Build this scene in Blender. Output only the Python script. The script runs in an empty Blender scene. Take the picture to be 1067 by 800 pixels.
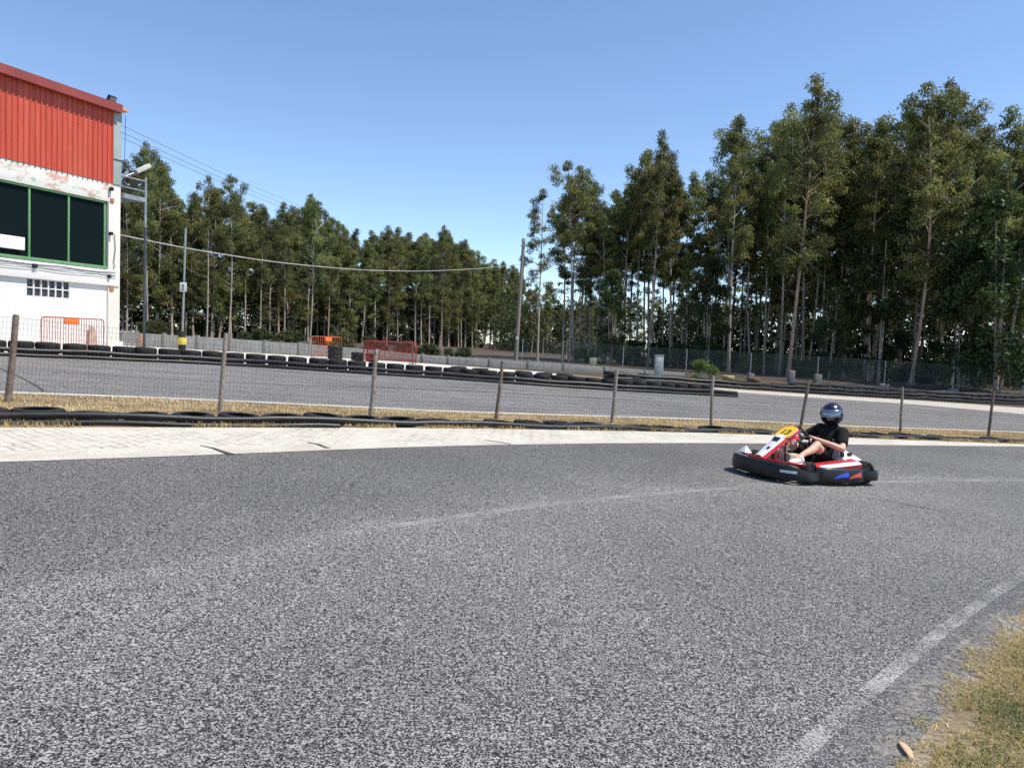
import bpy, bmesh, math, random
import numpy as np
from mathutils import Vector, Matrix
random.seed(7)
rng = np.random.default_rng(11)
R = math.radians
scene = bpy.context.scene
col = scene.collection

# ------------------------------------------------------------------ camera
CAM_H = 1.38
PITCH, ROLL, FPX = 2.93, 2.0, 802.0          # degrees, degrees, focal length in photo pixels
CR = Matrix.Rotation(R(90 - PITCH), 3, 'X') @ Matrix.Rotation(R(ROLL), 3, 'Z')
cam_data = bpy.data.cameras.new('camera')
cam = bpy.data.objects.new('camera', cam_data)
col.objects.link(cam)
cam.matrix_world = Matrix.Translation((0, 0, CAM_H)) @ CR.to_4x4()
cam_data.sensor_width = 36
cam_data.lens = 36 * FPX / 1067
cam_data.clip_start, cam_data.clip_end = 0.05, 3000
scene.camera = cam

# ------------------------------------------------------------------ terrain
SLOPE = -0.045
def lin(x):
    a = abs(x)
    return x if a < 36 else math.copysign(36 + 14 * (1 - math.exp(-(a - 36) / 14)), x)
def sstep(a, b, x):
    t = min(1, max(0, (x - a) / (b - a)))
    return t * t * (3 - 2 * t)
def gz(x, y):
    l = lin(x)
    t = sstep(47, 58, y)
    return SLOPE * l * (1 - t) - 0.02 * l * t

def ray(px, py):
    return CR @ Vector(((px - 533.5) / FPX, -(py - 400) / FPX, -1))
def at(px, py, Y):
    """the point of the place seen at photo pixel px,py at Y metres ahead"""
    d = ray(px, py)
    return Vector((0, 0, CAM_H)) + d * (Y / d.y)
def ground_at(px, py):
    """where the sight line meets the tilted ground"""
    d = ray(px, py)
    den = SLOPE * d.x - d.z
    t = CAM_H / den
    return Vector((d.x * t, d.y * t, SLOPE * d.x * t))
def gp(x, y, dz=0):
    return Vector((x, y, gz(x, y) + dz))

# ------------------------------------------------------------------ mesh builder
class MB:
    def __init__(self):
        self.v, self.f, self.m = [], [], []
    def add(self, vs, fs, mi=0):
        o = len(self.v)
        self.v += [tuple(p) for p in vs]
        self.f += [tuple(o + i for i in q) for q in fs]
        self.m += [mi] * len(fs)
    def box(self, c, s, rot=None, mi=0):
        c = Vector(c); hx, hy, hz = s[0] / 2, s[1] / 2, s[2] / 2
        vs = [Vector((x, y, z)) for x in (-hx, hx) for y in (-hy, hy) for z in (-hz, hz)]
        if rot is not None: vs = [rot @ p for p in vs]
        self.add([c + p for p in vs], [(0, 1, 3, 2), (4, 6, 7, 5), (0, 4, 5, 1), (2, 3, 7, 6), (0, 2, 6, 4), (1, 5, 7, 3)], mi)
    def bar(self, p, q, w, h, up=(0, 0, 1), mi=0):
        p, q = Vector(p), Vector(q); d = (q - p).normalized(); up = Vector(up)
        a = d.cross(up)
        if a.length < 1e-4: a = d.cross(Vector((1, 0, 0)))
        a.normalize(); b = a.cross(d)
        vs = [o + a * (sx * w / 2) + b * (sz * h / 2) for o in (p, q) for sx, sz in ((-1, -1), (1, -1), (1, 1), (-1, 1))]
        self.add(vs, [(0, 1, 2, 3), (4, 7, 6, 5), (0, 4, 5, 1), (1, 5, 6, 2), (2, 6, 7, 3), (3, 7, 4, 0)], mi)
    def tube(self, pts, r, n=8, cap=True, closed=False, mi=0):
        pts = [Vector(p) for p in pts]; k = len(pts)
        rs = [r] * k if not hasattr(r, '__len__') else list(r)
        vs = []; a = None
        for i, p in enumerate(pts):
            if closed: d = pts[(i + 1) % k] - pts[i - 1]
            else: d = pts[min(i + 1, k - 1)] - pts[max(i - 1, 0)]
            d.normalize()
            if a is None:
                a = d.cross(Vector((0, 0, 1)))
                if a.length < 1e-3: a = d.cross(Vector((1, 0, 0)))
            a = (a - d * a.dot(d)).normalized(); b = d.cross(a)
            for j in range(n):
                t = 2 * math.pi * j / n
                rr = rs[i]
                if hasattr(rr, '__len__'): vs.append(p + a * (math.cos(t) * rr[0]) + b * (math.sin(t) * rr[1]))
                else: vs.append(p + (a * math.cos(t) + b * math.sin(t)) * rr)
        fs = []
        for i in range(k if closed else k - 1):
            i2 = (i + 1) % k
            for j in range(n):
                j2 = (j + 1) % n
                fs.append((i * n + j, i * n + j2, i2 * n + j2, i2 * n + j))
        if cap and not closed:
            fs.append(tuple(range(n - 1, -1, -1))); fs.append(tuple((k - 1) * n + j for j in range(n)))
        self.add(vs, fs, mi)
    def lathe(self, prof, c=(0, 0, 0), n=24, rot=None, mi=0, closed=False):
        """prof: (radius, z) pairs"""
        c = Vector(c); k = len(prof); vs = []
        for rr, z in prof:
            for j in range(n):
                t = 2 * math.pi * j / n
                p = Vector((rr * math.cos(t), rr * math.sin(t), z))
                vs.append(c + (rot @ p if rot is not None else p))
        fs = []
        for i in range(k if closed else k - 1):
            i2 = (i + 1) % k
            for j in range(n):
                j2 = (j + 1) % n
                fs.append((i * n + j, i * n + j2, i2 * n + j2, i2 * n + j))
        if not closed:
            if prof[0][0] > 1e-4: fs.append(tuple(range(n - 1, -1, -1)))
            if prof[-1][0] > 1e-4: fs.append(tuple((k - 1) * n + j for j in range(n)))
        self.add(vs, fs, mi)
    def prism(self, base, off, mi=0):
        """closed polygon base (3-D points) pushed by off"""
        base = [Vector(p) for p in base]; off = Vector(off); n = len(base)
        self.add(base + [p + off for p in base],
                 [tuple(range(n - 1, -1, -1)), tuple(range(n, 2 * n))] + [(i, (i + 1) % n, n + (i + 1) % n, n + i) for i in range(n)], mi)
    def ellipsoid(self, c, r, nu=16, nv=10, rot=None, mi=0):
        c = Vector(c); vs = []
        for i in range(nv + 1):
            ph = -math.pi / 2 + math.pi * i / nv
            for j in range(nu):
                t = 2 * math.pi * j / nu
                p = Vector((r[0] * math.cos(ph) * math.cos(t), r[1] * math.cos(ph) * math.sin(t), r[2] * math.sin(ph)))
                vs.append(c + (rot @ p if rot is not None else p))
        self.add(vs, [(i * nu + j, i * nu + (j + 1) % nu, (i + 1) * nu + (j + 1) % nu, (i + 1) * nu + j) for i in range(nv) for j in range(nu)], mi)
    def build(self, name, mat, parent=None, smooth=False, bevel=0, angle=40, fix=True):
        me = bpy.data.meshes.new(name)
        me.from_pydata(self.v, [], self.f)
        mats = mat if isinstance(mat, (list, tuple)) else [mat]
        for m in mats: me.materials.append(m)
        if len(mats) > 1: me.polygons.foreach_set('material_index', self.m)
        bm = bmesh.new(); bm.from_mesh(me)
        if fix:
            bmesh.ops.remove_doubles(bm, verts=bm.verts, dist=1e-5)
            bmesh.ops.recalc_face_normals(bm, faces=bm.faces)
        if bevel:
            es = [e for e in bm.edges if len(e.link_faces) == 2 and e.calc_face_angle(0) > R(35)]
            bmesh.ops.bevel(bm, geom=es, offset=bevel, segments=2, affect='EDGES', profile=0.6)
        if smooth or bevel:
            for f in bm.faces: f.smooth = True
            for e in bm.edges:
                if len(e.link_faces) == 2 and e.calc_face_angle(0) > R(angle): e.smooth = False
        bm.to_mesh(me); bm.free()
        o = bpy.data.objects.new(name, me); col.objects.link(o)
        if parent is not None: o.parent = parent
        return o

def tag(o, label=None, cat=None, group=None, kind=None):
    if label: o['label'] = label
    if cat: o['category'] = cat
    if group: o['group'] = group
    if kind: o['kind'] = kind
    return o
def empty(name, loc=(0, 0, 0), rz=0):
    o = bpy.data.objects.new(name, None); col.objects.link(o)
    o.location = loc; o.rotation_euler = (0, 0, rz); o.empty_display_size = 0.2
    return o
def dup(root, loc=None, rz=None, label=None, group=None):
    r = root.copy(); col.objects.link(r)
    if loc is not None: r.location = loc
    if rz is not None: r.rotation_euler = (0, 0, rz)
    if label: r['label'] = label
    if group: r['group'] = group
    for ch in KIDS.get(root.name, []):
        c = ch.copy(); col.objects.link(c); c.parent = r
        for g in KIDS.get(ch.name, []):
            d = g.copy(); col.objects.link(d); d.parent = c
    return r
KIDS = {}
def note_kids(root):
    KIDS[root.name] = list(root.children)
    for c in root.children: KIDS[c.name] = list(c.children)

# ------------------------------------------------------------------ curves on the ground
def catmull(pts, step):
    pts = [Vector(p) for p in pts]
    P = [pts[0] * 2 - pts[1]] + pts + [pts[-1] * 2 - pts[-2]]
    out = []
    for i in range(1, len(P) - 2):
        a, b, c, d = P[i - 1:i + 3]
        for k in range(24):
            t = k / 24
            out.append(0.5 * ((2 * b) + (c - a) * t + (2 * a - 5 * b + 4 * c - d) * t * t + (3 * b - a - 3 * c + d) * t ** 3))
    out.append(pts[-1])
    return resample(out, step)
def smoothpoly(pts, step, sigma):
    """rounded polyline: even steps, then a gaussian of sigma metres"""
    p = resample([Vector(q) for q in pts], step)
    for _ in range(max(1, int(2 * (sigma / step) ** 2))):
        p = [p[0]] + [p[i - 1] * .25 + p[i] * .5 + p[i + 1] * .25 for i in range(1, len(p) - 1)] + [p[-1]]
    return p
def resample(pts, step):
    L = [0]
    for a, b in zip(pts, pts[1:]): L.append(L[-1] + (b - a).length)
    n = max(2, int(round(L[-1] / step)) + 1)
    res = []; j = 0
    for i in range(n):
        s = L[-1] * i / (n - 1)
        while j < len(L) - 2 and L[j + 1] < s: j += 1
        t = (s - L[j]) / max(1e-9, L[j + 1] - L[j])
        res.append(pts[j].lerp(pts[j + 1], t))
    return res
def ground_curve(px, ext0=0, ext1=0, step=0.5, sigma=None):
    pts = [ground_at(*p) for p in px]
    if ext0: pts = [pts[0] + (pts[0] - pts[1]).normalized() * ext0] + pts
    if ext1: pts = pts + [pts[-1] + (pts[-1] - pts[-2]).normalized() * ext1]
    L = sum((b - a).length for a, b in zip(pts, pts[1:]))
    return smoothpoly(pts, min(step, .3), sigma or min(.9, L / 12))
def nsample(pts, n):
    L = sum((b - a).length for a, b in zip(pts, pts[1:]))
    return resample(pts, L / (n - 1))
def strip_sheet(name, A, B, dz, mat, n=120, nx=1):
    A, B = nsample(A, n), nsample(B, n); n = min(len(A), len(B))
    m = MB(); vs = []
    for i in range(n):
        for k in range(nx + 1):
            p = A[i].lerp(B[i], k / nx); vs.append(gp(p.x, p.y, dz))
    w = nx + 1
    m.add(vs, [(i * w + k, (i + 1) * w + k, (i + 1) * w + k + 1, i * w + k + 1) for i in range(n - 1) for k in range(nx)])
    return face_up(m.build(name, mat))
def face_up(o):
    bm = bmesh.new(); bm.from_mesh(o.data)
    for f in bm.faces:
        if f.normal.z < 0: f.normal_flip()
    bm.to_mesh(o.data); bm.free()
    return o
def poly_sheet(name, pts, dz, mat):
    m = MB(); m.add([gp(p.x, p.y, dz) for p in pts], [tuple(range(len(pts)))])
    o = m.build(name, mat)
    bm = bmesh.new(); bm.from_mesh(o.data); bmesh.ops.triangulate(bm, faces=bm.faces); bm.to_mesh(o.data); bm.free()
    return face_up(o)
def offset(pts, d):
    out = []
    for i, p in enumerate(pts):
        t = pts[min(i + 1, len(pts) - 1)] - pts[max(i - 1, 0)]
        nrm = Vector((-t.y, t.x, 0)).normalized()
        q = p + nrm * d
        out.append(gp(q.x, q.y))
    return out

# ------------------------------------------------------------------ materials
def new_mat(name):
    m = bpy.data.materials.new(name); m.use_nodes = True
    nt = m.node_tree; b = nt.nodes['Principled BSDF']
    return m, nt, b
class N:
    """small node-graph helper"""
    def __init__(self, nt): self.nt = nt
    def node(self, t, **kw):
        n = self.nt.nodes.new(t)
        for k, v in kw.items(): setattr(n, k, v)
        return n
    def link(self, a, b): self.nt.links.new(a, b)
    def coord(self, out='Object', scale=None):
        c = self.node('ShaderNodeTexCoord').outputs[out]
        if scale is None: return c
        mp = self.node('ShaderNodeMapping'); mp.inputs['Scale'].default_value = scale
        self.link(c, mp.inputs['Vector']); return mp.outputs['Vector']
    def noise(self, vec, scale, detail=3, rough=0.55, dist=0):
        n = self.node('ShaderNodeTexNoise')
        n.inputs['Scale'].default_value = scale; n.inputs['Detail'].default_value = detail
        n.inputs['Roughness'].default_value = rough; n.inputs['Distortion'].default_value = dist
        self.link(vec, n.inputs['Vector']); return n.outputs['Fac']
    def ramp(self, fac, stops, interp='LINEAR'):
        r = self.node('ShaderNodeValToRGB'); cr = r.color_ramp; cr.interpolation = interp
        while len(cr.elements) < len(stops): cr.elements.new(0.5)
        for e, (p, c) in zip(cr.elements, stops):
            e.position = p; e.color = (c, c, c, 1) if not hasattr(c, '__len__') else (*c[:3], 1)
        self.link(fac, r.inputs['Fac']); return r.outputs['Color']
    def mix(self, fac, a, b, blend='MIX'):
        n = self.node('ShaderNodeMix', data_type='RGBA', blend_type=blend)
        for s, v in ((n.inputs['Factor'], fac), (n.inputs[6], a), (n.inputs[7], b)):
            if hasattr(v, 'links'): self.link(v, s)
            elif hasattr(v, '__len__'): s.default_value = (*v[:3], 1)
            else: s.default_value = v
        return n.outputs[2]
    def math(self, op, a, b=0.0, c=0.0, clamp=False):
        n = self.node('ShaderNodeMath', operation=op, use_clamp=clamp)
        for s, v in zip(n.inputs, (a, b, c)):
            if hasattr(v, 'links'): self.link(v, s)
            else: s.default_value = v
        return n.outputs[0]
    def bump(self, height, strength, dist, b):
        n = self.node('ShaderNodeBump'); n.inputs['Strength'].default_value = strength; n.inputs['Distance'].default_value = dist
        self.link(height, n.inputs['Height']); self.link(n.outputs['Normal'], b.inputs['Normal'])

def mottled(name, c, var=0.25, scale=6, rough=0.7, metal=0, spec=0.5, bump=0, bscale=60, dirt=None, dscale=2.5, damt=0.5, coat=0):
    """a plain material whose colour wanders a little, with optional dirt patches"""
    m, nt, b = new_mat(name); g = N(nt); v = g.coord()
    lo = [x * (1 - var) for x in c]; hi = [min(1, x * (1 + var)) for x in c]
    cl = g.ramp(g.noise(v, scale, 4), [(0.3, lo), (0.7, hi)])
    if dirt is not None:
        cl = g.mix(g.math('MULTIPLY', g.ramp(g.noise(v, dscale, 5, 0.65), [(0.48, 0), (0.68, 1)]), damt), cl, dirt)
    g.link(cl, b.inputs['Base Color'])
    b.inputs['Roughness'].default_value = rough; b.inputs['Metallic'].default_value = metal
    b.inputs['Specular IOR Level'].default_value = spec; b.inputs['Coat Weight'].default_value = coat
    if bump: g.bump(g.noise(v, bscale, 3), bump, 0.01, b)
    return m

def asphalt(name, dark, light, grain=95, wear=None, tone=1.0):
    m, nt, b = new_mat(name); g = N(nt); v = g.coord()
    fine = g.noise(v, grain, 2, 0.6)
    mid = g.noise(v, grain * 0.4, 3, 0.7)
    sm = g.math('ADD', g.math('MULTIPLY', fine, 0.66), g.math('MULTIPLY', mid, 0.34))
    stone = g.ramp(sm, [(0.44, dark), (0.478, [d * 0.6 + l * 0.22 for d, l in zip(dark, light)]), (0.525, light), (0.59, [min(1, x * 2.3) for x in light])])
    big = g.noise(v, 0.35, 4, 0.6)
    shade = g.ramp(big, [(0.3, 0.80 * tone), (0.7, 1.16 * tone)])
    cl = g.mix(1.0, stone, shade, 'MULTIPLY')
    patch = g.ramp(g.noise(v, 1.6, 5, 0.7), [(0.55, 0), (0.75, 1)])
    cl = g.mix(g.math('MULTIPLY', patch, 0.18), cl, [x * 1.1 for x in light])
    if wear is not None:
        (cx, cy), rad = wear
        sub = g.node('ShaderNodeVectorMath', operation='SUBTRACT'); g.link(v, sub.inputs[0]); sub.inputs[1].default_value = (cx, cy, 0)
        mul = g.node('ShaderNodeVectorMath', operation='MULTIPLY'); g.link(sub.outputs[0], mul.inputs[0]); mul.inputs[1].default_value = (1, 1, 0)
        ln = g.node('ShaderNodeVectorMath', operation='LENGTH'); g.link(mul.outputs[0], ln.inputs[0])
        d = g.math('ADD', g.math('SUBTRACT', ln.outputs['Value'], rad), g.math('MULTIPLY', g.math('SUBTRACT', g.noise(v, 0.8, 4), 0.5), 0.7))
        # worn pale band where the karts run, smoother dark rubbered lane outside it
        band = g.ramp(g.math('DIVIDE', g.math('ADD', d, 4), 8), [(0.25, 0.95), (0.44, 1.06), (0.485, 1.12), (0.505, 1.22), (0.525, 1.0), (0.66, 0.82), (0.85, 0.76), (0.97, 0.84)])
        cl = g.mix(1.0, cl, band, 'MULTIPLY')
    g.link(cl, b.inputs['Base Color'])
    b.inputs['Roughness'].default_value = 0.82; b.inputs['Specular IOR Level'].default_value = 0.35
    g.bump(sm, 0.9, 0.006, b)
    return m

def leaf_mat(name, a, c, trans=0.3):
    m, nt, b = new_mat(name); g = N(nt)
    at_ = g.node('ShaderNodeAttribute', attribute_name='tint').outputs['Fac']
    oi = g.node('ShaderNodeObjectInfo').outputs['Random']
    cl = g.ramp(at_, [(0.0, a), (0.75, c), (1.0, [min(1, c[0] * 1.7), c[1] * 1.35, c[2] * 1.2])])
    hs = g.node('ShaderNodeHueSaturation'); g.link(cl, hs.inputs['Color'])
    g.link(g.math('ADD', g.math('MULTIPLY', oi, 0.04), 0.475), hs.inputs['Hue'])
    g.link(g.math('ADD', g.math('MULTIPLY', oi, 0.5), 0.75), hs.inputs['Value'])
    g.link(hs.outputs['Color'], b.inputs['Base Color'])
    b.inputs['Roughness'].default_value = 0.5; b.inputs['Specular IOR Level'].default_value = 0.3
    tr = g.node('ShaderNodeBsdfTranslucent'); g.link(hs.outputs['Color'], tr.inputs['Color'])
    mx = g.node('ShaderNodeMixShader'); mx.inputs[0].default_value = trans
    g.link(b.outputs[0], mx.inputs[1]); g.link(tr.outputs[0], mx.inputs[2])
    g.link(mx.outputs[0], nt.nodes['Material Output'].inputs['Surface'])
    return m

def blade_mat(name, stops, trans=0.25):
    m, nt, b = new_mat(name); g = N(nt)
    cl = g.ramp(g.node('ShaderNodeAttribute', attribute_name='tint').outputs['Fac'], stops)
    g.link(cl, b.inputs['Base Color']); b.inputs['Roughness'].default_value = 0.6
    tr = g.node('ShaderNodeBsdfTranslucent'); g.link(cl, tr.inputs['Color'])
    mx = g.node('ShaderNodeMixShader'); mx.inputs[0].default_value = trans
    g.link(b.outputs[0], mx.inputs[1]); g.link(tr.outputs[0], mx.inputs[2])
    g.link(mx.outputs[0], nt.nodes['Material Output'].inputs['Surface'])
    return m

def worn_paint(name, c, lo, hi, scale=45):
    """paint worn off the stones: the gaps let the surface below show"""
    m, nt, b = new_mat(name); g = N(nt); v = g.coord()
    n1 = g.noise(v, scale, 3, 0.65); n2 = g.noise(v, 2.2, 4, 0.6)
    a = g.ramp(g.math('ADD', g.math('MULTIPLY', n1, 0.6), g.math('MULTIPLY', n2, 0.4)), [(lo, 0), (hi, 1)])
    b.inputs['Base Color'].default_value = (*c, 1); b.inputs['Roughness'].default_value = 0.75
    g.link(a, b.inputs['Alpha'])
    return m

def paver_mat(name):
    m, nt, b = new_mat(name); g = N(nt); v = g.coord()
    mp = g.node('ShaderNodeMapping'); mp.inputs['Rotation'].default_value = (0, 0, R(38)); g.link(v, mp.inputs['Vector'])
    wob = g.node('ShaderNodeVectorMath', operation='ADD')
    ns = g.node('ShaderNodeTexNoise'); ns.inputs['Scale'].default_value = 3.0; g.link(v, ns.inputs['Vector'])
    sc = g.node('ShaderNodeVectorMath', operation='SCALE'); sc.inputs['Scale'].default_value = 0.13; g.link(ns.outputs['Color'], sc.inputs[0])
    g.link(mp.outputs[0], wob.inputs[0]); g.link(sc.outputs[0], wob.inputs[1])
    br = g.node('ShaderNodeTexBrick'); g.link(wob.outputs[0], br.inputs['Vector'])
    br.inputs['Scale'].default_value = 1; br.inputs['Brick Width'].default_value = 0.19; br.inputs['Row Height'].default_value = 0.125
    br.inputs['Mortar Size'].default_value = 0.012; br.inputs['Mortar Smooth'].default_value = 0.3
    br.inputs['Color1'].default_value = (0.58, 0.55, 0.475, 1); br.inputs['Color2'].default_value = (0.46, 0.43, 0.37, 1)
    br.inputs['Mortar'].default_value = (0.20, 0.175, 0.14, 1)
    keep = g.ramp(g.noise(v, 1.3, 4, 0.6), [(0.38, 0.15), (0.62, 0.85)])
    cl = g.mix(keep, (0.55, 0.52, 0.45), br.outputs['Color'])
    cl = g.mix(g.ramp(g.noise(v, 5, 5, 0.7), [(0.50, 0), (0.72, 0.65)]), cl, (0.25, 0.22, 0.17))
    cl = g.mix(0.35, cl, g.ramp(g.noise(v, 70, 2), [(0.35, 0.3), (0.65, 0.6)]), 'OVERLAY')
    g.link(cl, b.inputs['Base Color']); b.inputs['Roughness'].default_value = 0.9
    g.bump(br.outputs['Fac'], -0.4, 0.01, b)
    return m

def concrete(name, c, stain=(0.12, 0.11, 0.1), amt=0.5, streak=False, scale=1.5):
    m, nt, b = new_mat(name); g = N(nt)
    v = g.coord('Object', (6, 6, 1.0) if streak else None)
    s = g.ramp(g.noise(v, scale, 6, 0.68), [(0.42, 0), (0.72, 1)])
    w = g.coord()
    base = g.ramp(g.noise(w, 22, 4, 0.6), [(0.3, [x * 0.8 for x in c]), (0.7, [min(1, x * 1.18) for x in c])])
    cl = g.mix(g.math('MULTIPLY', s, amt), base, stain)
    g.link(cl, b.inputs['Base Color']); b.inputs['Roughness'].default_value = 0.88
    g.bump(g.noise(w, 60, 3), 0.3, 0.005, b)
    return m

def peeling(name, base, under, under2, amt=0.55, scale=2.2, vec=(1, 1, 2.5)):
    """old paint with coloured layers showing through"""
    m, nt, b = new_mat(name); g = N(nt); v = g.coord('Object', vec)
    cl = g.ramp(g.noise(v, 8, 4), [(0.3, [x * 0.9 for x in base]), (0.7, base)])
    cl = g.mix(g.ramp(g.noise(v, scale, 7, 0.72), [(amt, 0), (amt + 0.05, 0.85)]), cl, under)
    v2 = g.coord('Object', (vec[0] * 1.3, vec[1] * 1.3, vec[2] * 0.8))
    cl = g.mix(g.ramp(g.noise(v2, scale * 1.4, 7, 0.72), [(amt + 0.03, 0), (amt + 0.09, 0.8)]), cl, under2)
    g.link(cl, b.inputs['Base Color']); b.inputs['Roughness'].default_value = 0.75
    return m
# ------------------------------------------------------------------ light
SUN_EL, SUN_AZ = 60.0, 103.0          # azimuth clockwise from +Y (away from the camera) towards +X
sd = Vector((math.cos(R(SUN_EL)) * math.sin(R(SUN_AZ)), math.cos(R(SUN_EL)) * math.cos(R(SUN_AZ)), math.sin(R(SUN_EL))))
sun = bpy.data.lights.new('sun', 'SUN'); sun.energy = 4.3; sun.angle = R(0.53); sun.color = (1.0, 0.93, 0.82)
so = bpy.data.objects.new('sun', sun); col.objects.link(so)
so.rotation_euler = sd.to_track_quat('Z', 'Y').to_euler()
world = bpy.data.worlds.new('World'); scene.world = world; world.use_nodes = True
wn = world.node_tree; sky = wn.nodes.new('ShaderNodeTexSky'); sky.sky_type = 'NISHITA'
sky.sun_disc = False; sky.sun_elevation = R(SUN_EL); sky.sun_rotation = R(SUN_AZ)
sky.altitude = 50; sky.air_density = 0.8; sky.dust_density = 0.0; sky.ozone_density = 2.6
wn.links.new(sky.outputs[0], wn.nodes['Background'].inputs['Color'])
wn.nodes['Background'].inputs['Strength'].default_value = 0.145
vs_ = scene.view_settings
vs_.view_transform = 'Standard'; vs_.look = 'None'; vs_.exposure = 0.53; vs_.gamma = 1; vs_.use_curve_mapping = False
scene.cycles.max_bounces = 6; scene.cycles.diffuse_bounces = 3; scene.cycles.transparent_max_bounces = 12
scene.cycles.use_denoising = False

# ------------------------------------------------------------------ shared materials
M = {}
M['rubber'] = mottled('tyre_rubber', (0.012, 0.012, 0.012), 0.4, 9, 0.75, spec=.3, dirt=(0.055, 0.049, 0.04), dscale=7, damt=0.35)
M['pipe'] = mottled('black_pipe', (0.011, 0.011, 0.0115), 0.3, 5, 0.42, spec=.4, dirt=(0.075, 0.068, 0.06), dscale=3, damt=0.25)
M['wood'] = mottled('weathered_wood', (0.15, 0.11, 0.08), 0.35, 14, 0.85, dirt=(0.26, 0.22, 0.18), dscale=9, damt=0.7, bump=0.4)
M['wood_grey'] = mottled('grey_wood', (0.26, 0.225, 0.185), 0.3, 14, 0.85, dirt=(0.12, 0.09, 0.07), dscale=9, damt=0.6, bump=0.4)
M['wire'] = mottled('wire', (0.075, 0.075, 0.08), 0.2, 3, 0.5, metal=0.4)
M['wire_far'] = mottled('wire_galvanised', (0.17, 0.20, 0.19), 0.3, 0.4, 0.5, metal=0.3)
M['galv'] = mottled('galvanised_steel', (0.36, 0.37, 0.38), 0.2, 5, 0.45, metal=0.7)
M['galv_dark'] = mottled('dark_steel', (0.06, 0.075, 0.085), 0.25, 5, 0.5, metal=0.3)
M['conc_wall'] = concrete('concrete_wall_panel', (0.22, 0.22, 0.215), (0.07, 0.07, 0.066), 0.65, True)
M['conc_white'] = concrete('pale_concrete', (0.50, 0.47, 0.41), (0.30, 0.26, 0.20), 0.6)
M['conc_block'] = concrete('concrete_block', (0.22, 0.215, 0.20), (0.10, 0.095, 0.085), 0.6, scale=4)
M['black_paint'] = mottled('black_paint', (0.012, 0.012, 0.013), 0.3, 5, 0.4)
M['soil'] = None

# ground: bare earth with straw-coloured dry cover and leaf litter
def soil():
    m, nt, b = new_mat('dry_ground'); g = N(nt); v = g.coord()
    n1 = g.noise(v, 1.1, 6, 0.7); n2 = g.noise(v, 28, 4, 0.7)
    cl = g.ramp(n1, [(0.3, (0.12, 0.09, 0.058)), (0.5, (0.22, 0.17, 0.105)), (0.7, (0.34, 0.27, 0.165))])
    cl = g.mix(0.6, cl, g.ramp(n2, [(0.3, 0.3), (0.7, 0.8)]), 'OVERLAY')
    # beyond the track: dark leaf litter and bark, with the trees' shade painted into the colour
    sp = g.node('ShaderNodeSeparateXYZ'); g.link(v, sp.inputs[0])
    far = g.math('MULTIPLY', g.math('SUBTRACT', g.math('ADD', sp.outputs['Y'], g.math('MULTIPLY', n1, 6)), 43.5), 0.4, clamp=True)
    shaded_litter = g.ramp(n2, [(0.3, (0.03, 0.023, 0.014)), (0.55, (0.07, 0.052, 0.032)), (0.75, (0.12, 0.09, 0.055))])
    cl = g.mix(far, cl, shaded_litter)
    g.link(cl, b.inputs['Base Color']); b.inputs['Roughness'].default_value = 0.95
    g.bump(n2, 0.6, 0.03, b)
    return m
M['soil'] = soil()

# ------------------------------------------------------------------ ground sheet to the horizon
def axis(lo, hi, fine_lo, fine_hi, step):
    a = list(np.arange(fine_lo, fine_hi + 1e-6, step))
    x = fine_hi; s = step
    while x < hi: s *= 1.5; x = min(hi, x + s); a.append(x)
    x = fine_lo; s = step
    while x > lo: s *= 1.5; x = max(lo, x - s); a.insert(0, x)
    return a
xs, ys = axis(-1500, 1500, -60, 60, 2), axis(-200, 2200, -10, 70, 2)
m = MB(); nx = len(xs)
m.add([(x, y, gz(x, y)) for y in ys for x in xs], [(j * nx + i, j * nx + i + 1, (j + 1) * nx + i + 1, (j + 1) * nx + i) for j in range(len(ys) - 1) for i in range(nx - 1)])
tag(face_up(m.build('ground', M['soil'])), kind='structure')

# ------------------------------------------------------------------ curves (sight-line measurements put on the ground)
E1 = ground_curve([(0, 482), (130, 478), (245, 473.7), (355, 468.5), (460, 465), (560, 463), (680, 461.8), (780, 462), (880, 463.5), (1067, 465.5)], 16, 20)
E1b = ground_curve([(0, 470), (130, 467.5), (240, 465.5), (350, 462), (460, 460), (680, 457.5), (780, 458), (880, 460), (1067, 464.2)], 16, 20)
E2 = ground_curve([(0, 446), (120, 446), (240, 446), (460, 446), (680, 449.5), (780, 452.5), (880, 456.5), (1067, 463)], 16, 20)
T0 = ground_curve([(0, 441), (120, 442.5), (240, 444), (460, 446.2), (680, 450), (780, 452.5), (880, 455.2), (1067, 462)], 5, 6, 0.3)
F1 = ground_curve([(0, 408), (120, 412), (240, 417), (460, 428), (660, 434), (780, 438), (870, 443), (1067, 450)], 16, 24)
B1 = ground_curve([(0, 371), (120, 375.7), (240, 381), (350, 388), (460, 395), (550, 401.5), (660, 408.5), (768, 414)], 4, 0, 0.4)
CU = ground_curve([(690, 400.5), (768, 406.3), (870, 412.5), (960, 417.5), (1067, 425)], 0, 18)
CL = ground_curve([(690, 403), (768, 409), (870, 416), (960, 422), (1067, 431.5)], 0, 18)

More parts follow.
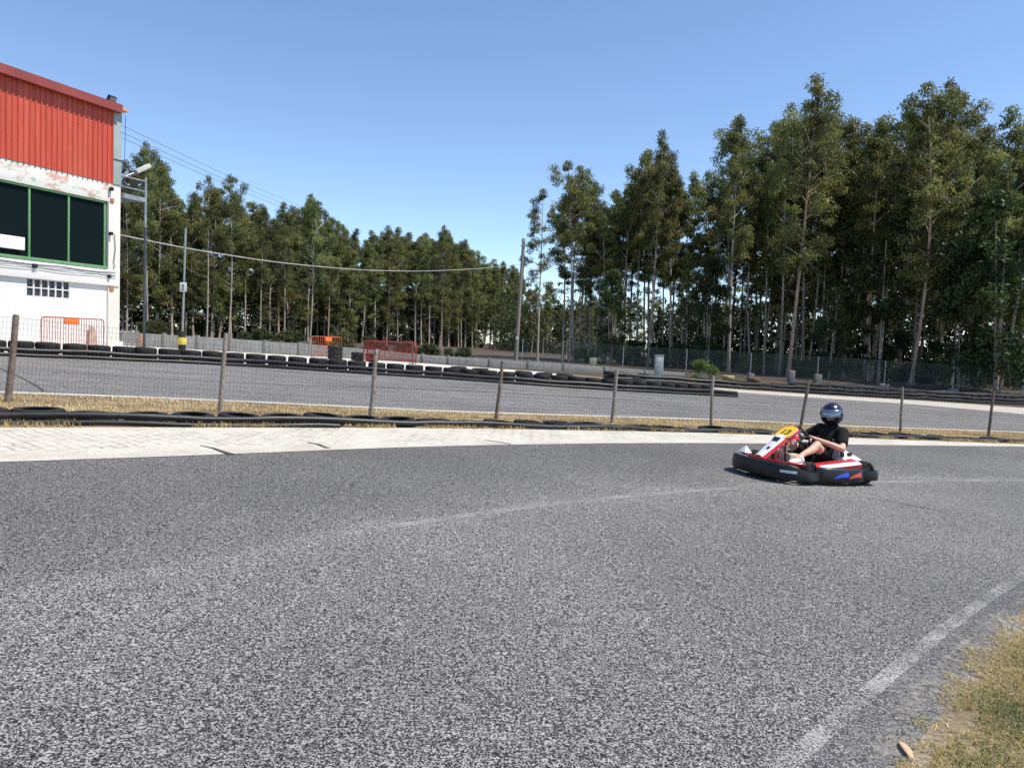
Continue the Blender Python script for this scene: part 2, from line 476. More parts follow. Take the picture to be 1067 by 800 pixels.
# near track: everything between the camera and the pale strip; its inner corner is the grass patch
EDGE = [ground_at(*p) for p in [(915, 800), (940, 760), (985, 705), (1020, 670), (1067, 632)]]
EDGE = [Vector((0.75, -12, 0)), Vector((0.7, -4, 0)), Vector((0.75, 0.6, 0))] + EDGE + [Vector((4.6, 5.9, 0)), Vector((8, 7.2, 0)), Vector((14, 7.4, 0)), Vector((32, 6, 0))]
EDGE = smoothpoly(EDGE, 0.12, 0.25)
cen = [ground_at(400, 552), ground_at(700, 513), ground_at(1067, 499)]
(ax, ay), (bx_, by_), (cx_, cy_) = [(p.x, p.y) for p in cen]
dd = 2 * (ax * (by_ - cy_) + bx_ * (cy_ - ay) + cx_ * (ay - by_))
ux = ((ax**2 + ay**2) * (by_ - cy_) + (bx_**2 + by_**2) * (cy_ - ay) + (cx_**2 + cy_**2) * (ay - by_)) / dd
uy = ((ax**2 + ay**2) * (cx_ - bx_) + (bx_**2 + by_**2) * (ax - cx_) + (cx_**2 + cy_**2) * (bx_ - ax)) / dd
rad = math.hypot(ax - ux, ay - uy)
M['asphalt_near'] = asphalt('coarse_asphalt', (0.010, 0.0105, 0.013), (0.172, 0.167, 0.158), 126, ((ux, uy), rad))
M['asphalt_far'] = asphalt('far_asphalt', (0.042, 0.042, 0.042), (0.18, 0.174, 0.165), 75, None, 1.0)
def ragged(pts, amp):
    out = []
    for i, p in enumerate(pts):
        t = pts[min(i + 1, len(pts) - 1)] - pts[max(i - 1, 0)]; nn = Vector((-t.y, t.x, 0)).normalized()
        k = i * .12
        out.append(p + nn * amp * (math.sin(k * 3.1) + .7 * math.sin(k * 7.7 + 1) + .5 * math.sin(k * 17.3 + 2) + random.uniform(-.6, .6)))
    return out
EDGE0 = EDGE
EDGE = ragged(smoothpoly(EDGE, .04, .05), .022)
tag(poly_sheet('near_track', [p for p in EDGE] + list(reversed(E1)) + [Vector((-26, -12, 0))], 0.004, M['asphalt_near']), kind='structure')
M['paver'] = paver_mat('worn_pavers')
tag(strip_sheet('kerb_apron', E1, E1b, 0.008, M['conc_white'], 160), kind='structure')
tag(strip_sheet('paver_strip', E1b, E2, 0.008, M['paver'], 160), kind='structure')
tag(poly_sheet('far_track', F1 + list(reversed(CL)) + list(reversed([p for p in offset(B1, 0.4)])), 0.004, M['asphalt_far']), kind='structure')
tag(strip_sheet('track_edge_line', F1, offset(F1, -0.28), 0.008, M['conc_white'], 160), kind='structure')
tag(strip_sheet('far_kerb', CL, CU, 0.010, M['conc_white'], 80), kind='structure')
# painted edge line of the near track, worn into the stones; and an older faded one
M['paint'] = worn_paint('worn_white_paint', (0.46, 0.45, 0.43), 0.465, 0.65, 90)
M['paint_faint'] = worn_paint('faded_white_paint', (0.42, 0.41, 0.40), 0.46, 0.66, 60)
WL = ground_curve([(820, 800), (850, 775), (900, 727), (950, 684), (1010, 637), (1067, 600)], 1.2, 0.0, 0.15)
WL = smoothpoly(WL + [Vector((5.0, 6.6, 0)), Vector((8, 8.2, 0)), Vector((14, 8.6, 0))], 0.15, 0.3)
tag(strip_sheet('painted_line', offset(WL, 0.042), offset(WL, -0.034), 0.008, M['paint'], 200), kind='structure')
M['shoulder'] = asphalt('smoother_asphalt', (0.03, 0.03, 0.032), (0.125, 0.122, 0.12), 130, None, 1.0)
tag(strip_sheet('track_shoulder', offset(WL, -0.036), offset(WL, -0.27), 0.006, M['shoulder'], 200), kind='structure')
FL = ground_curve([(360, 556), (430, 546), (520, 533), (620, 521), (700, 513.5), (760, 509.5)], 0, 0, 0.2)
tag(strip_sheet('faded_line', offset(FL, 0.05), offset(FL, -0.05), 0.008, M['paint_faint'], 120), kind='structure')
FL2 = ground_curve([(905, 503), (990, 501), (1067, 501)], 0, 6, 0.2)
tag(strip_sheet('faded_line', offset(FL2, 0.06), offset(FL2, -0.06), 0.008, M['paint_faint'], 120), kind='structure')
# dust and dry soil washed over the last hand's breadth of asphalt
M['dust'] = worn_paint('edge_dust', (0.31, 0.285, 0.245), 0.47, 0.66, 30)
inner = [p for p in EDGE0 if p.y > -1 and p.x < 12]
tag(strip_sheet('dust_edge', offset(inner, 0.07), offset(inner, -.12), 0.0075, M['dust'], 240), kind='structure')
M['dust_thin'] = worn_paint('thin_dust', (0.27, 0.26, 0.24), 0.52, 0.70, 24)
tag(strip_sheet('dust_edge', offset(inner, 0.15), offset(inner, 0.05), 0.0062, M['dust_thin'], 240), kind='structure')
# tar seams
M['tar'] = mottled('tar', (0.05, 0.047, 0.044), 0.3, 8, 0.75)
def seam(px, w0, w1, dz=0.012):
    c = ground_curve(px, 0, 0, 0.06 if len(px) < 4 else 0.2); n = len(c)
    j = [random.uniform(-0.012, 0.012) for _ in c]
    A, B = [], []
    for i, p in enumerate(c):
        t = c[min(i + 1, n - 1)] - c[max(i - 1, 0)]; nn = Vector((-t.y, t.x, 0)).normalized()
        w = (w0 + (w1 - w0) * i / n) / 2
        A.append(p + nn * (w + j[i])); B.append(p - nn * (w - j[i] * 0.5))
    tag(strip_sheet('tar_seam', A, B, dz, M['tar'], n), kind='structure')
seam([(209, 464.8), (222, 467), (231, 471), (240, 474.2)], 0.02, 0.11)
seam([(321, 461.6), (331, 463.5), (342, 467.6)], 0.045, 0.06)
seam([(505, 459.2), (520, 461.2), (532, 463.2)], 0.03, 0.04)
seam([(54, 388), (120, 391.5), (187, 397), (300, 401.5), (440, 405.5), (560, 411), (660, 417)], 0.05, 0.09)
seam([(0, 384), (31, 398), (46, 408)], 0.03, 0.03)
seam([(903, 519), (940, 525), (985, 534)], 0.012, 0.02)

# white paddock apron behind the far barrier
PB = offset(B1, 0.75)
PW = ground_curve([(60, 362), (140, 366), (250, 371), (340, 376), (440, 383), (540, 390)], 6, 3, 0.5)
M['paddock'] = concrete('bleached_concrete', (0.66, 0.63, 0.57), (0.42, 0.38, 0.32), 0.5)
tag(poly_sheet('paddock', [p for p in PB if p.x < 6] + list(reversed([p for p in offset(PW, 5.5) if p.x < 6])), 0.006, M['paddock']), kind='structure')

# ------------------------------------------------------------------ tyres
def tyre_mesh(name, r=0.31, w=0.20, mat=None, n=28):
    m = MB(); ri = r * 0.6
    prof = [(ri, 0.012), (ri + 0.012, 0), (r * 0.80, -0.0 + 0.004), (r * 0.93, 0.010), (r * 0.985, 0.035), (r, 0.06),
            (r, w - 0.06), (r * 0.985, w - 0.035), (r * 0.93, w - 0.010), (r * 0.80, w - 0.004), (ri + 0.012, w), (ri, w - 0.012), (ri + 0.03, w - 0.03), (ri + 0.05, w / 2), (ri + 0.03, 0.03)]
    m.lathe(prof, n=n, closed=True)
    # tread grooves: two pressed rings
    for z in (w * 0.38, w * 0.62):
        m.lathe([(r + 0.0015, z - 0.006), (r + 0.004, z), (r + 0.0015, z + 0.006)], n=n, closed=False)
    o = m.build(name, mat, smooth=True, fix=False)
    return o
tyre0 = tyre_mesh('tyre', mat=M['rubber'])
tag(tyre0, 'worn black car tyre lying flat in the long far track barrier', 'tyre', 'tyres of the far track barrier')
tyre_used = [False]
TILT = Matrix.Rotation(math.atan(SLOPE) * -1, 4, 'Y')
def put_tyre(x, y, dz, label, group, s=1.0, tilt=(0, 0), src=None):
    if src is None and not tyre_used[0]:
        o = tyre0; tyre_used[0] = True
    else:
        o = (src or tyre0).copy(); col.objects.link(o)
    o['label'] = label; o['group'] = group
    o.location = gp(x, y, dz); o.scale = (s, s, s)
    o.rotation_euler = (tilt[0], -math.atan(SLOPE) * -1 * -1 + tilt[1], random.uniform(0, 6.28))
    o.rotation_euler = (Matrix.Rotation(math.atan(-SLOPE), 3, 'Y') @ Matrix.Rotation(tilt[0], 3, 'X') @ Matrix.Rotation(tilt[1], 3, 'Y') @ Matrix.Rotation(random.uniform(0, 6.28), 3, 'Z')).to_euler()
    return o
C = resample(offset(B1, 0.42), 0.655)
for i, p in enumerate(C):
    for k in range(2):
        if k == 1 and i > len(C) - 3: continue
        put_tyre(p.x + random.uniform(-.02, .02), p.y + random.uniform(-.05, .05), 0.006 + 0.205 * k,
                 'worn black car tyre, upper layer of the long far track barrier' if k else 'worn black car tyre, bottom layer of the long far track barrier', 'tyres of the far track barrier',
                 random.uniform(0.94, 1.04), (random.uniform(-.035, .035), random.uniform(-.035, .035)))
# loose second row behind the far end of that barrier
for p in resample(offset(B1, 1.15), 0.8)[-15:-3]:
    if random.random() < 0.25: continue
    for k in range(2 if random.random() < .55 else 1):
        put_tyre(p.x, p.y + random.uniform(-.1, .2), 0.006 + 0.2 * k + 0.04, 'black tyre in the loose row behind the far end of the long barrier', 'loose tyres behind the far barrier', random.uniform(.95, 1.05), (random.uniform(-.06, .06), random.uniform(-.06, .06)))
# near barrier: single tyres half sunk in the dry grass
C = resample(offset(T0, 0.40), 0.60)
for i, p in enumerate(C):
    put_tyre(p.x, p.y + random.uniform(-.04, .04), -0.05 - .07 * min(1, max(0, (p.x + 3) / 6)) + random.uniform(-.03, .015), 'black tyre half sunk in dry grass along the wire fence', 'sunken tyres along the wire fence', random.uniform(0.9, 0.98), (random.uniform(-.07, .07), random.uniform(-.07, .07)))

# black plastic pipes
def pipe(name, pts, dz, r, label, wob=0.012, sink=0.0):
    q = []
    for i, p in enumerate(pts):
        w = gp(p.x, p.y, dz - (sink * min(1, max(0, (p.x + 3) / 6)) if sink else 0) + wob * math.sin(i * 0.7) + random.uniform(-wob, wob) * .4); q.append(w)
    m = MB(); m.tube(q, r, 12)
    # coupling sleeves
    for i in range(9, len(q) - 2, 14):
        m.tube([q[i], q[i].lerp(q[i + 1], 0.5)], r * 1.12, 12)
    o = m.build(name, M['pipe'], smooth=True)
    tag(o, label, 'pipe'); return o
pipe('guard_pipe', offset(B1, 0.03), 0.195, 0.062, 'upper black pipe strapped along the front of the long far tyre barrier')
pipe('guard_pipe', offset(B1, -0.02), 0.058, 0.05, 'lower black pipe on the asphalt at the foot of the long far tyre barrier', 0.006)
pipe('guard_pipe', offset(T0, 0.05), 0.095, 0.043, 'long black pipe in front of the sunken tyres beside the wire fence', 0.014, 0.055)
pipe('guard_pipe', [p for p in offset(T0, -0.12) if p.x < -2.2], 0.028, 0.033, 'short thin black pipe half hidden in dry grass beside the paver strip', 0.012)

# second far barrier behind the pale kerb
B2 = ground_curve([(640, 396), (700, 400), (768, 405), (870, 411.5), (960, 416.5), (1067, 424)], 0, 9, 0.4)
pipe('guard_pipe', offset(B2, 0.12), 0.30, 0.075, 'upper black pipe along the barrier behind the pale kerb', 0.02)
pipe('guard_pipe', offset(B2, 0.08), 0.10, 0.07, 'lower black pipe along the barrier behind the pale kerb', 0.012)
pipe('guard_pipe', [p for p in offset(B2, 0.42) if p.x > 15], 0.50, 0.075, 'long black pipe lying on top of the tyres behind the pale kerb, front one', 0.02)
pipe('guard_pipe', [p for p in offset(B2, 0.70) if p.x > 17], 0.52, 0.08, 'long black pipe lying on top of the tyres behind the pale kerb, rear one', 0.03)
C = resample(offset(B2, 0.55), 0.66)
for i, p in enumerate(C):
    for k in range(2):
        if k and random.random() < 0.12: continue
        put_tyre(p.x, p.y + random.uniform(-.06, .06), 0.006 + 0.205 * k, 'black tyre stacked in the barrier behind the pale kerb', 'tyres of the barrier behind the pale kerb', random.uniform(.95, 1.05), (random.uniform(-.04, .04), random.uniform(-.04, .04)))
M['tan'] = mottled('faded_yellow_paint', (0.42, 0.30, 0.10), 0.3, 8, 0.7, dirt=(0.08, 0.07, 0.05), dscale=6, damt=0.6)
M['rust_tyre'] = mottled('brown_dusty_rubber', (0.13, 0.07, 0.035), 0.3, 8, 0.8)
for px, py, dz, mt, lb in ((761, 404, 0.41, 'tan', 'faded yellow painted tyre on top of the barrier behind the pale kerb'), (788, 406.2, 0.41, 'rust_tyre', 'dusty brown tyre in the barrier behind the pale kerb')):
    t = tyre_mesh('tyre', mat=M[mt]); p = ground_at(px, py)
    tag(t, lb, 'tyre'); t.location = gp(p.x, p.y + 0.55, dz); t.scale = (1.12, 1.12, 1.15)
# tyre stack between the barriers on the paddock
p = ground_at(349, 374.5)
for k in range(3):
    put_tyre(p.x, p.y, 0.008 + 0.205 * k, ('bottom tyre of the stack beside the orange barrier', 'middle tyre of the stack beside the orange barrier', 'top tyre of the stack beside the orange barrier')[k], 'tyre stack on the paddock', 1.12)
for dx in (0.9, 1.6):
    put_tyre(p.x + dx, p.y + .8, 0.008, 'single black tyre on the paddock right of the three tyre stack', 'single paddock tyres', 1.0)
    put_tyre(p.x + dx, p.y + .8, 0.21, 'single black tyre on the paddock right of the three tyre stack', 'single paddock tyres', 1.0)

# ------------------------------------------------------------------ near wire fence
fence = empty('wire_fence', (0, 0, 0))
tag(fence, 'low wire mesh fence on leaning wooden posts between the two tracks', 'fence')
base_px = [(-190, 410), (8.3, 419), (229.4, 430), (386.4, 436.5), (517, 437.5), (638, 442), (741, 447), (833.5, 448.5), (938, 451.5), (1030, 454.5), (1130, 458)]
top_px = [(-178, 306), (16.9, 328), (235.3, 347), (392, 364), (523.7, 376.2), (642.6, 385.2), (742.7, 391.4), (843.5, 395), (940.5, 403), (1035.5, 407.5), (1138, 414)]
posts = []
for i, (b, t) in enumerate(zip(base_px, top_px)):
    q0 = ground_at(*b); q1 = at(*t, q0.y)
    posts.append((q0, q1))
    if i in (0, 10): continue
    m = MB(); r = (0.042, 0.033, 0.034, 0.032, 0.036, 0.032, 0.034, 0.032, 0.036)[i - 1]
    pts = [q0 + (q1 - q0) * t + Vector((random.uniform(-.005, .005), 0, 0)) for t in (-0.12, 0.15, 0.4, 0.7, 0.97, 1.0)]
    m.tube(pts, [r * 1.08, r * 1.05, r, r * .97, r * .95, r * .86], 12)
    o = m.build('fence_post', M['wood' if i in (1, 4, 7, 9) else 'wood_grey'], fence, smooth=True)
    if i == 7: o['label'] = 'post leaning far over to the right behind the driver'
    if i == 2: o['label'] = 'pale grey bark post, taller than the next'
m = MB()
def wire(m, p, q, r):
    p, q = Vector(p), Vector(q); d = (q - p).normalized()
    a = d.cross(Vector((0.3, -1, 0.2))).normalized() * r; b = d.cross(a).normalized() * r
    vs = [o + v for o in (p, q) for v in (a, -a * .5 + b * .87, -a * .5 - b * .87)]
    m.add(vs, [(0, 1, 4, 3), (1, 2, 5, 4), (2, 0, 3, 5)])
for (a0, a1), (b0, b1) in zip(posts, posts[1:]):
    n = int((b0 - a0).length / 0.052)
    up = 0.06
    for k in range(n):
        t = k / n; sag = 0.03 * math.sin(math.pi * t)
        lo = a0.lerp(b0, t); hi = a1.lerp(b1, t)
        wire(m, lo + (hi - lo) * 0.03, lo + (hi - lo) * 0.97 - Vector((0, 0, sag)), 0.0016)
    H = (a1 - a0).length
    nz = 15
    for k in range(nz + 1):
        f = 0.03 + 0.94 * k / nz
        prev = None
        for s in range(9):
            t = s / 8; lo = a0.lerp(b0, t); hi = a1.lerp(b1, t)
            p = lo + (hi - lo) * f - Vector((0, 0, 0.03 * f * math.sin(math.pi * t)))
            if prev is not None: wire(m, prev, p, 0.0020 if k in (0, nz, nz // 2) else 0.0015)
            prev = p
m.build('wire_mesh', M['wire'], fence, fix=False)

# ------------------------------------------------------------------ far chain link fence with concrete footed posts
cf = empty('chain_link_fence', (0, 0, 0))
tag(cf, 'tall see-through chain link fence on thin posts before the right grove', 'fence')
ctop = [(545, 352.5), (587, 355), (650, 360.5), (716, 364), (783, 367.5), (853, 371.5), (923, 376), (994.5, 380.5), (1067, 387), (1140, 391)]
cp = []
for x, y in ctop:
    Yf = 54.5 if x < 600 else 55
    q1 = at(x, y, Yf); q0 = gp(q1.x - 0.03, Yf, 0)
    cp.append((q0, q1))
    m = MB(); m.tube([q0, q1], 0.035, 8); m.build('fence_post', M['galv'], cf, smooth=True)
m = MB(); step = 0.085
for (a0, a1), (b0, b1) in zip(cp, cp[1:]):
    W = (b0 - a0).length; H = min((a1 - a0).length, (b1 - b0).length)
    def pt(s, h): return a0.lerp(b0, s / W) + (a1 - a0).lerp(b1 - b0, s / W) * (h / H)
    k = -H
    while k < W:
        for sg in (1, -1):
            s0, s1, h0, h1 = k, k + H, 0.03, H
            if sg < 0: h0, h1 = H, 0.03
            if s0 < 0: h0 = h0 + (h1 - h0) * (-s0) / H; s0 = 0
            if s1 > W: h1 = h1 + (h0 - h1) * (s1 - W) / max(1e-6, (s1 - s0)); s1 = W
            if s1 - s0 > 0.03: wire(m, pt(s0, h0), pt(s1, h1), 0.0034)
        k += step
    for h in (0.05, H * .5, H): wire(m, pt(0, h), pt(W, h), 0.007)
m.build('chain_mesh', M['wire_far'], cf, fix=False)
blocks = [(782, 398.5, 6, 9.5, 'square concrete block at the foot of a fence post behind the yellow tyre'), (824, 398.5, 6.5, 12.5, 'tall narrow concrete block without a post before the right grove'),
          (851.5, 403.5, 7, 13.5, 'rounded tall concrete block at a fence post above the leaning wooden post'), (920.5, 405.5, 9, 5.5, 'low concrete footing of the fence post right of the helmet'),
          (993, 410.5, 8.5, 6, 'low concrete footing of the fence post nearest the right edge')]
for x, y, w, h, lb in blocks:
    Yf = 53.9; p = at(x, y, Yf); p.z = min(p.z, gz(p.x, Yf) + 0.05); s = Yf / FPX
    zt = at(x, y - h, Yf).z
    m = MB(); m.box((p.x, Yf, (p.z - 0.1 + zt) / 2), (w * s, 0.45, zt - p.z + 0.1))
    tag(m.build('concrete_block', M['conc_block'], bevel=0.06), lb, 'block', 'concrete fence footings')

# ------------------------------------------------------------------ concrete panel wall along the paddock and on to the fence
wl = empty('concrete_wall', (0, 0, 0)); tag(wl, 'low grey concrete panel wall running behind the paddock', 'wall')
tops = [(128, 346.2), (171, 348.6), (206, 350.7), (240, 353), (276, 355.3), (312, 357.8), (350, 361), (395, 365), (440, 369.5), (467, 371.2), (510, 374), (550, 376.5), (587, 378.7), (630, 382), (672, 385.5), (715, 388.5)]
wd = []
for x, y in tops:
    t = (x - 128) / (715 - 128); Yw = 1 / ((1 - t) / 33 + t / 54)
    q = at(x, y, Yw); wd.append(q)
for i, (a, b) in enumerate(zip(wd, wd[1:])):
    m = MB(); d = (b - a); d.z = 0; d.normalize()
    za, zb = gz(a.x, a.y) - .1, gz(b.x, b.y) - .1
    nrm = Vector((-d.y, d.x, 0)) * 0.06
    a2, b2 = a + d * 0.05, b - d * 0.05
    m.prism([(a2.x, a2.y, za), (b2.x, b2.y, zb), b2, a2], nrm)
    m.build('wall_panel', M['conc_wall'], wl, bevel=0.01)
for i, a in enumerate(wd):
    m = MB(); z0 = gz(a.x, a.y) - .1
    m.box((a.x, a.y, (z0 + a.z + .06) / 2), (0.15, 0.15, a.z + 0.06 - z0)); m.build('wall_post', M['conc_block'], wl, bevel=0.015)

# ------------------------------------------------------------------ electrical cabinet and tiny board
p = at(685.5, 396, 46.5); g0 = gz(p.x, 46.5); s = 46.5 / FPX
cab = empty('electrical_cabinet', (p.x, 46.5, g0)); tag(cab, 'slim pale grey electrical cabinet standing on a white plinth', 'cabinet')
M['cab'] = mottled('cabinet_grey', (0.40, 0.43, 0.40), 0.12, 4, 0.5, dirt=(0.25, 0.24, 0.2), dscale=3, damt=0.4)
top = at(685.5, 370, 46.5).z - g0; bot = at(685.5, 392.5, 46.5).z - g0
m = MB(); m.box((0, 0, bot / 2 - .05), (0.72, 0.5, bot + .1)); m.build('plinth', M['conc_white'], cab, bevel=0.02)
m = MB(); m.box((0.02, 0, (bot + top) / 2), (0.50, 0.32, top - bot)); m.build('body', M['cab'], cab, bevel=0.015)
m = MB(); m.box((0.02, -0.168, (bot + top) / 2), (0.44, 0.016, top - bot - .08)); d = m.build('door', M['cab'], cab, bevel=0.006)
m = MB(); m.box((0.0, -0.18, top - .28), (0.16, 0.008, 0.16)); m.build('label_plate', mottled('plate_white', (0.75, 0.78, 0.8), .05), d)
m = MB(); m.box((0.02, 0, top + 0.012), (0.56, 0.38, 0.024)); m.build('roof', M['cab'], cab, bevel=0.006)
p = at(618, 377, 56.5)
m = MB(); m.box((p.x, 56.5, p.z), (0.5, 0.03, 0.62)); m.tube([(p.x, 56.53, gz(p.x, 56.5)), (p.x, 56.53, p.z + .2)], 0.03, 8)
tag(m.build('notice_board', mottled('board_cream', (0.45, 0.45, 0.30), .15, 5), bevel=0.004), 'small cream board standing behind the chain link fence', 'board')
# ------------------------------------------------------------------ the red and white building
YC = 25.0
c0 = at(121.5, 362, YC); c1 = at(0, 286, YC / 1.16)
cd = Vector((c1.x - c0.x, c1.y - c0.y, 0)).normalized()
cn = Vector((-cd.y, cd.x, 0))
BZ = gz(c0.x, c0.y) - 0.1
bld = empty('track_building', (c0.x, c0.y, BZ), math.atan2(cd.y, cd.x))
tag(bld, 'white building with red corrugated upper wall and green framed windows', 'building')
def fl(px, py, off=0.0):
    """photo pixel -> (u along the facade from its far corner, height) on the plane off metres in front of the facade"""
    o = Vector((c0.x, c0.y, 0)) + cn * off
    d = ray(px, py); q = Vector((0, 0, CAM_H))
    t = (o - q).dot(cn) / d.dot(cn)
    p = q + d * t
    return (p - o).dot(cd), p.z - BZ
LEN = 9.0
u_c, z_c = fl(119, 190)
zb_red = (fl(0, 165)[1] + fl(115, 191)[1]) / 2
z_fas0 = (fl(0, 74.4, .28)[1] + fl(127, 119, .28)[1]) / 2
z_fas1 = (fl(0, 64, .28)[1] + fl(127, 111, .28)[1]) / 2
z_wt = (fl(0, 187)[1] + fl(110, 209.5)[1]) / 2
z_wb = (fl(0, 264)[1] + fl(110, 278)[1]) / 2
z_lb = (fl(0, 286, .1)[1] + fl(110, 298, .1)[1]) / 2
u_red = fl(116, 160)[0]; u_win = fl(109.5, 240)[0]; u_m1 = fl(72, 240)[0]; u_m0 = fl(31, 240)[0]
M['red'] = peeling('red_cladding', (0.50, 0.068, 0.032), (0.51, 0.092, 0.050), (0.41, 0.055, 0.028), 0.50, 1.1, (2.5, 2.5, .22)); M['red'].node_tree.nodes['Principled BSDF'].inputs['Roughness'].default_value = .5
M['fascia'] = mottled('dark_red_fascia', (0.24, 0.045, 0.034), 0.15, 1.5, 0.5)
M['white'] = peeling('white_render', (0.74, 0.73, 0.70), (0.60, 0.56, 0.50), (0.50, 0.47, 0.42), 0.66, 1.6)
M['peel'] = peeling('peeling_lintel', (0.70, 0.69, 0.64), (0.52, 0.27, 0.22), (0.30, 0.46, 0.30), 0.52, 1.6, (1, 1, 2.0))
M['pil'] = peeling('cream_pilaster', (0.72, 0.69, 0.62), (0.50, 0.42, 0.34), (0.45, 0.25, 0.2), 0.63, 2.5)
M['green'] = mottled('green_frame', (0.13, 0.30, 0.12), 0.15, 6, 0.5)
M['greyclad'] = mottled('grey_flashing', (0.30, 0.36, 0.35), 0.12, 2, 0.5)
M['glass'], nt, b = new_mat('dark_window_glass')
b.inputs['Base Color'].default_value = (0.005, 0.010, 0.011, 1); b.inputs['Roughness'].default_value = 0.06; b.inputs['Specular IOR Level'].default_value = 0.04
# masonry body with real depth
m = MB(); DEP = 9.0
ub = fl(27.3, 300)[0]; ua = fl(72.6, 300)[0]; zc1 = (fl(27.3, 290)[1] + fl(72.6, 294)[1]) / 2; zc0 = (fl(27.3, 308)[1] + fl(72.6, 311.5)[1]) / 2
# lower wall built round the block window opening
def fbox(m, u0, u1, z0, z1, f0, f1, mi=0): m.box(((u0 + u1) / 2, (f0 + f1) / 2, (z0 + z1) / 2), (abs(u1 - u0), abs(f1 - f0), z1 - z0), mi=mi)
fbox(m, 0.0, ua, 0, z_lb, -0.25, 0); fbox(m, ub, LEN, 0, z_lb, -0.25, 0)
fbox(m, ua, ub, 0, zc0, -0.25, 0); fbox(m, ua, ub, zc1, z_lb, -0.25, 0)
fbox(m, 0.0, 0.25, 0, z_fas0, -DEP, -0.252); fbox(m, LEN - .25, LEN, 0, z_fas0, -DEP, -0.252)
m.build('wall', M['white'], bld)
m = MB(); fbox(m, 0.26, LEN - .26, 0.02, z_fas0, -DEP, -DEP + .2); m.build('back_wall', M['white'], bld)
m = MB(); fbox(m, 0.26, LEN - .26, z_lb - .25, z_lb - .05, -DEP + .21, -0.26); m.build('upper_floor', M['conc_block'], bld)
# sill beam, slightly proud
m = MB(); fbox(m, -0.004, LEN, z_lb, z_wb - .09, -0.25, 0.10); m.build('sill_beam', M['white'], bld, bevel=0.012)
m = MB(); fbox(m, -0.002, LEN, z_wt, zb_red, -0.25, 0.05); m.build('lintel_beam', M['peel'], bld, bevel=0.01)
# corner pilaster, thicker at the foot
m = MB(); pw = fl(111.5, 280)[0]
fbox(m, -0.06, pw, 0.55, zb_red - .02, -0.3, 0.06); fbox(m, -0.16, pw + .03, 0, 0.55, -0.35, 0.12)
m.build('corner_pilaster', M['pil'], bld, bevel=0.03)
# red corrugated cladding: real trapezoid ribs
m = MB(); u = u_red; rib = 0.168; prof = []
while u < LEN:
    prof += [(u, 0.10), (u + .032, 0.10), (u + .055, 0.068), (u + .145, 0.068)]; u += rib
vs = [(a, f, z) for a, f in prof for z in (zb_red + .003, z_fas0 + .12)]
m.add(vs, [(2 * i + 1, 2 * i + 3, 2 * i + 2, 2 * i) for i in range(len(prof) - 1)])
m.build('corrugated_cladding', M['red'], bld, fix=False)
m = MB(); fbox(m, u_red, LEN, zb_red, z_fas0 + .1, -0.25, 0.05); m.build('upper_wall', M['white'], bld)
m = MB(); fbox(m, u_red - .30, u_red - .004, zb_red + .0, z_fas0 + .08, -0.22, 0.10); m.build('corner_flashing', M['greyclad'], bld, bevel=0.01)
m = MB(); zz = fl(121, 168)[1]; fbox(m, u_red - .31, u_red, zz, zz + .035, -0.2, 0.115); m.build('flashing_strap', M['galv_dark'], bld)
# roof: low monopitch behind a deep fascia that overhangs the wall
u_end = fl(127.5, 115, .3)[0]
m = MB(); m.prism([(u_end, .30, z_fas0 + .10), (LEN + .3, .30, z_fas0 + .10), (LEN + .3, -DEP - .3, z_fas1 + .5), (u_end, -DEP - .3, z_fas1 + .5)], (0, 0, .06)); m.build('roof', M['fascia'], bld)
m = MB(); fbox(m, u_end, LEN + .3, z_fas0, z_fas1, .285, .32)
mid = fl(66, 90, .3)[0]
m.build('fascia', M['fascia'], bld)
m = MB(); fbox(m, mid - .012, mid + .012, z_fas0 + .01, z_fas1 + .012, .32, .326); m.build('fascia_joint', M['red'], bld)
m = MB(); fbox(m, u_end + .02, LEN + .3, z_fas0 + .0, z_fas0 + .02, .10, .284); m.build('soffit', M['fascia'], bld)
m = MB(); ue = fl(134, 117, .3)[0]; fbox(m, ue, u_end - .003, z_fas0 + .08, z_fas1 - .08, .10, .30)
m.build('gutter_end', mottled('rusty_orange', (0.55, 0.27, 0.10), .3, 9, .7), bld, bevel=0.02)
m = MB(); m.tube([(u_red - .38, .16, z_fas0), (u_red - .38, .12, zb_red - .1), (u_red - .36, .12, z_wb)], 0.008, 6); m.build('hanging_cable', M['black_paint'], bld)
# floodlight on the roof edge
u_f, z_f = fl(116, 104, .2)
m = MB(); m.box((u_f, .2, z_f), (.26, .12, .24), Matrix.Rotation(R(-35), 3, 'X')); fl_ = m.build('floodlight', M['black_paint'], bld, bevel=0.015)
m = MB(); m.box((u_f, .2 + .055, z_f - .04), (.21, .015, .18), Matrix.Rotation(R(-35), 3, 'X')); m.build('lens', M['greyclad'], fl_)
m = MB(); m.bar((u_f, .18, z_fas1 - .02), (u_f, .2, z_f - .05), .05, .03); m.build('bracket', M['black_paint'], fl_)
# three bay green window
win = empty('window', (0, 0, 0)); win.parent = bld
m = MB(); fw = .055
ums = [u_win, u_m1, u_m0, u_m0 + (u_m0 - u_m1) * 1.03, u_m0 + (u_m0 - u_m1) * 2.05, LEN - .2]
fbox(m, u_win, LEN - .2, z_wb - .09, z_wb + .0, -.10, .115); fbox(m, u_win, LEN - .2, z_wt - .06, z_wt - .001, -.10, .02)
for u in ums: fbox(m, u - fw / 2, u + fw / 2, z_wb + .001, z_wt - .061, -.11, -.01)
m.build('frame', M['green'], win, bevel=0.006)
for a, b2 in zip(ums, ums[1:]):
    m = MB(); fbox(m, a + fw / 2, b2 - fw / 2, z_wb + .001, z_wt - .061, -.075, -.06); m.build('pane', M['glass'], win)
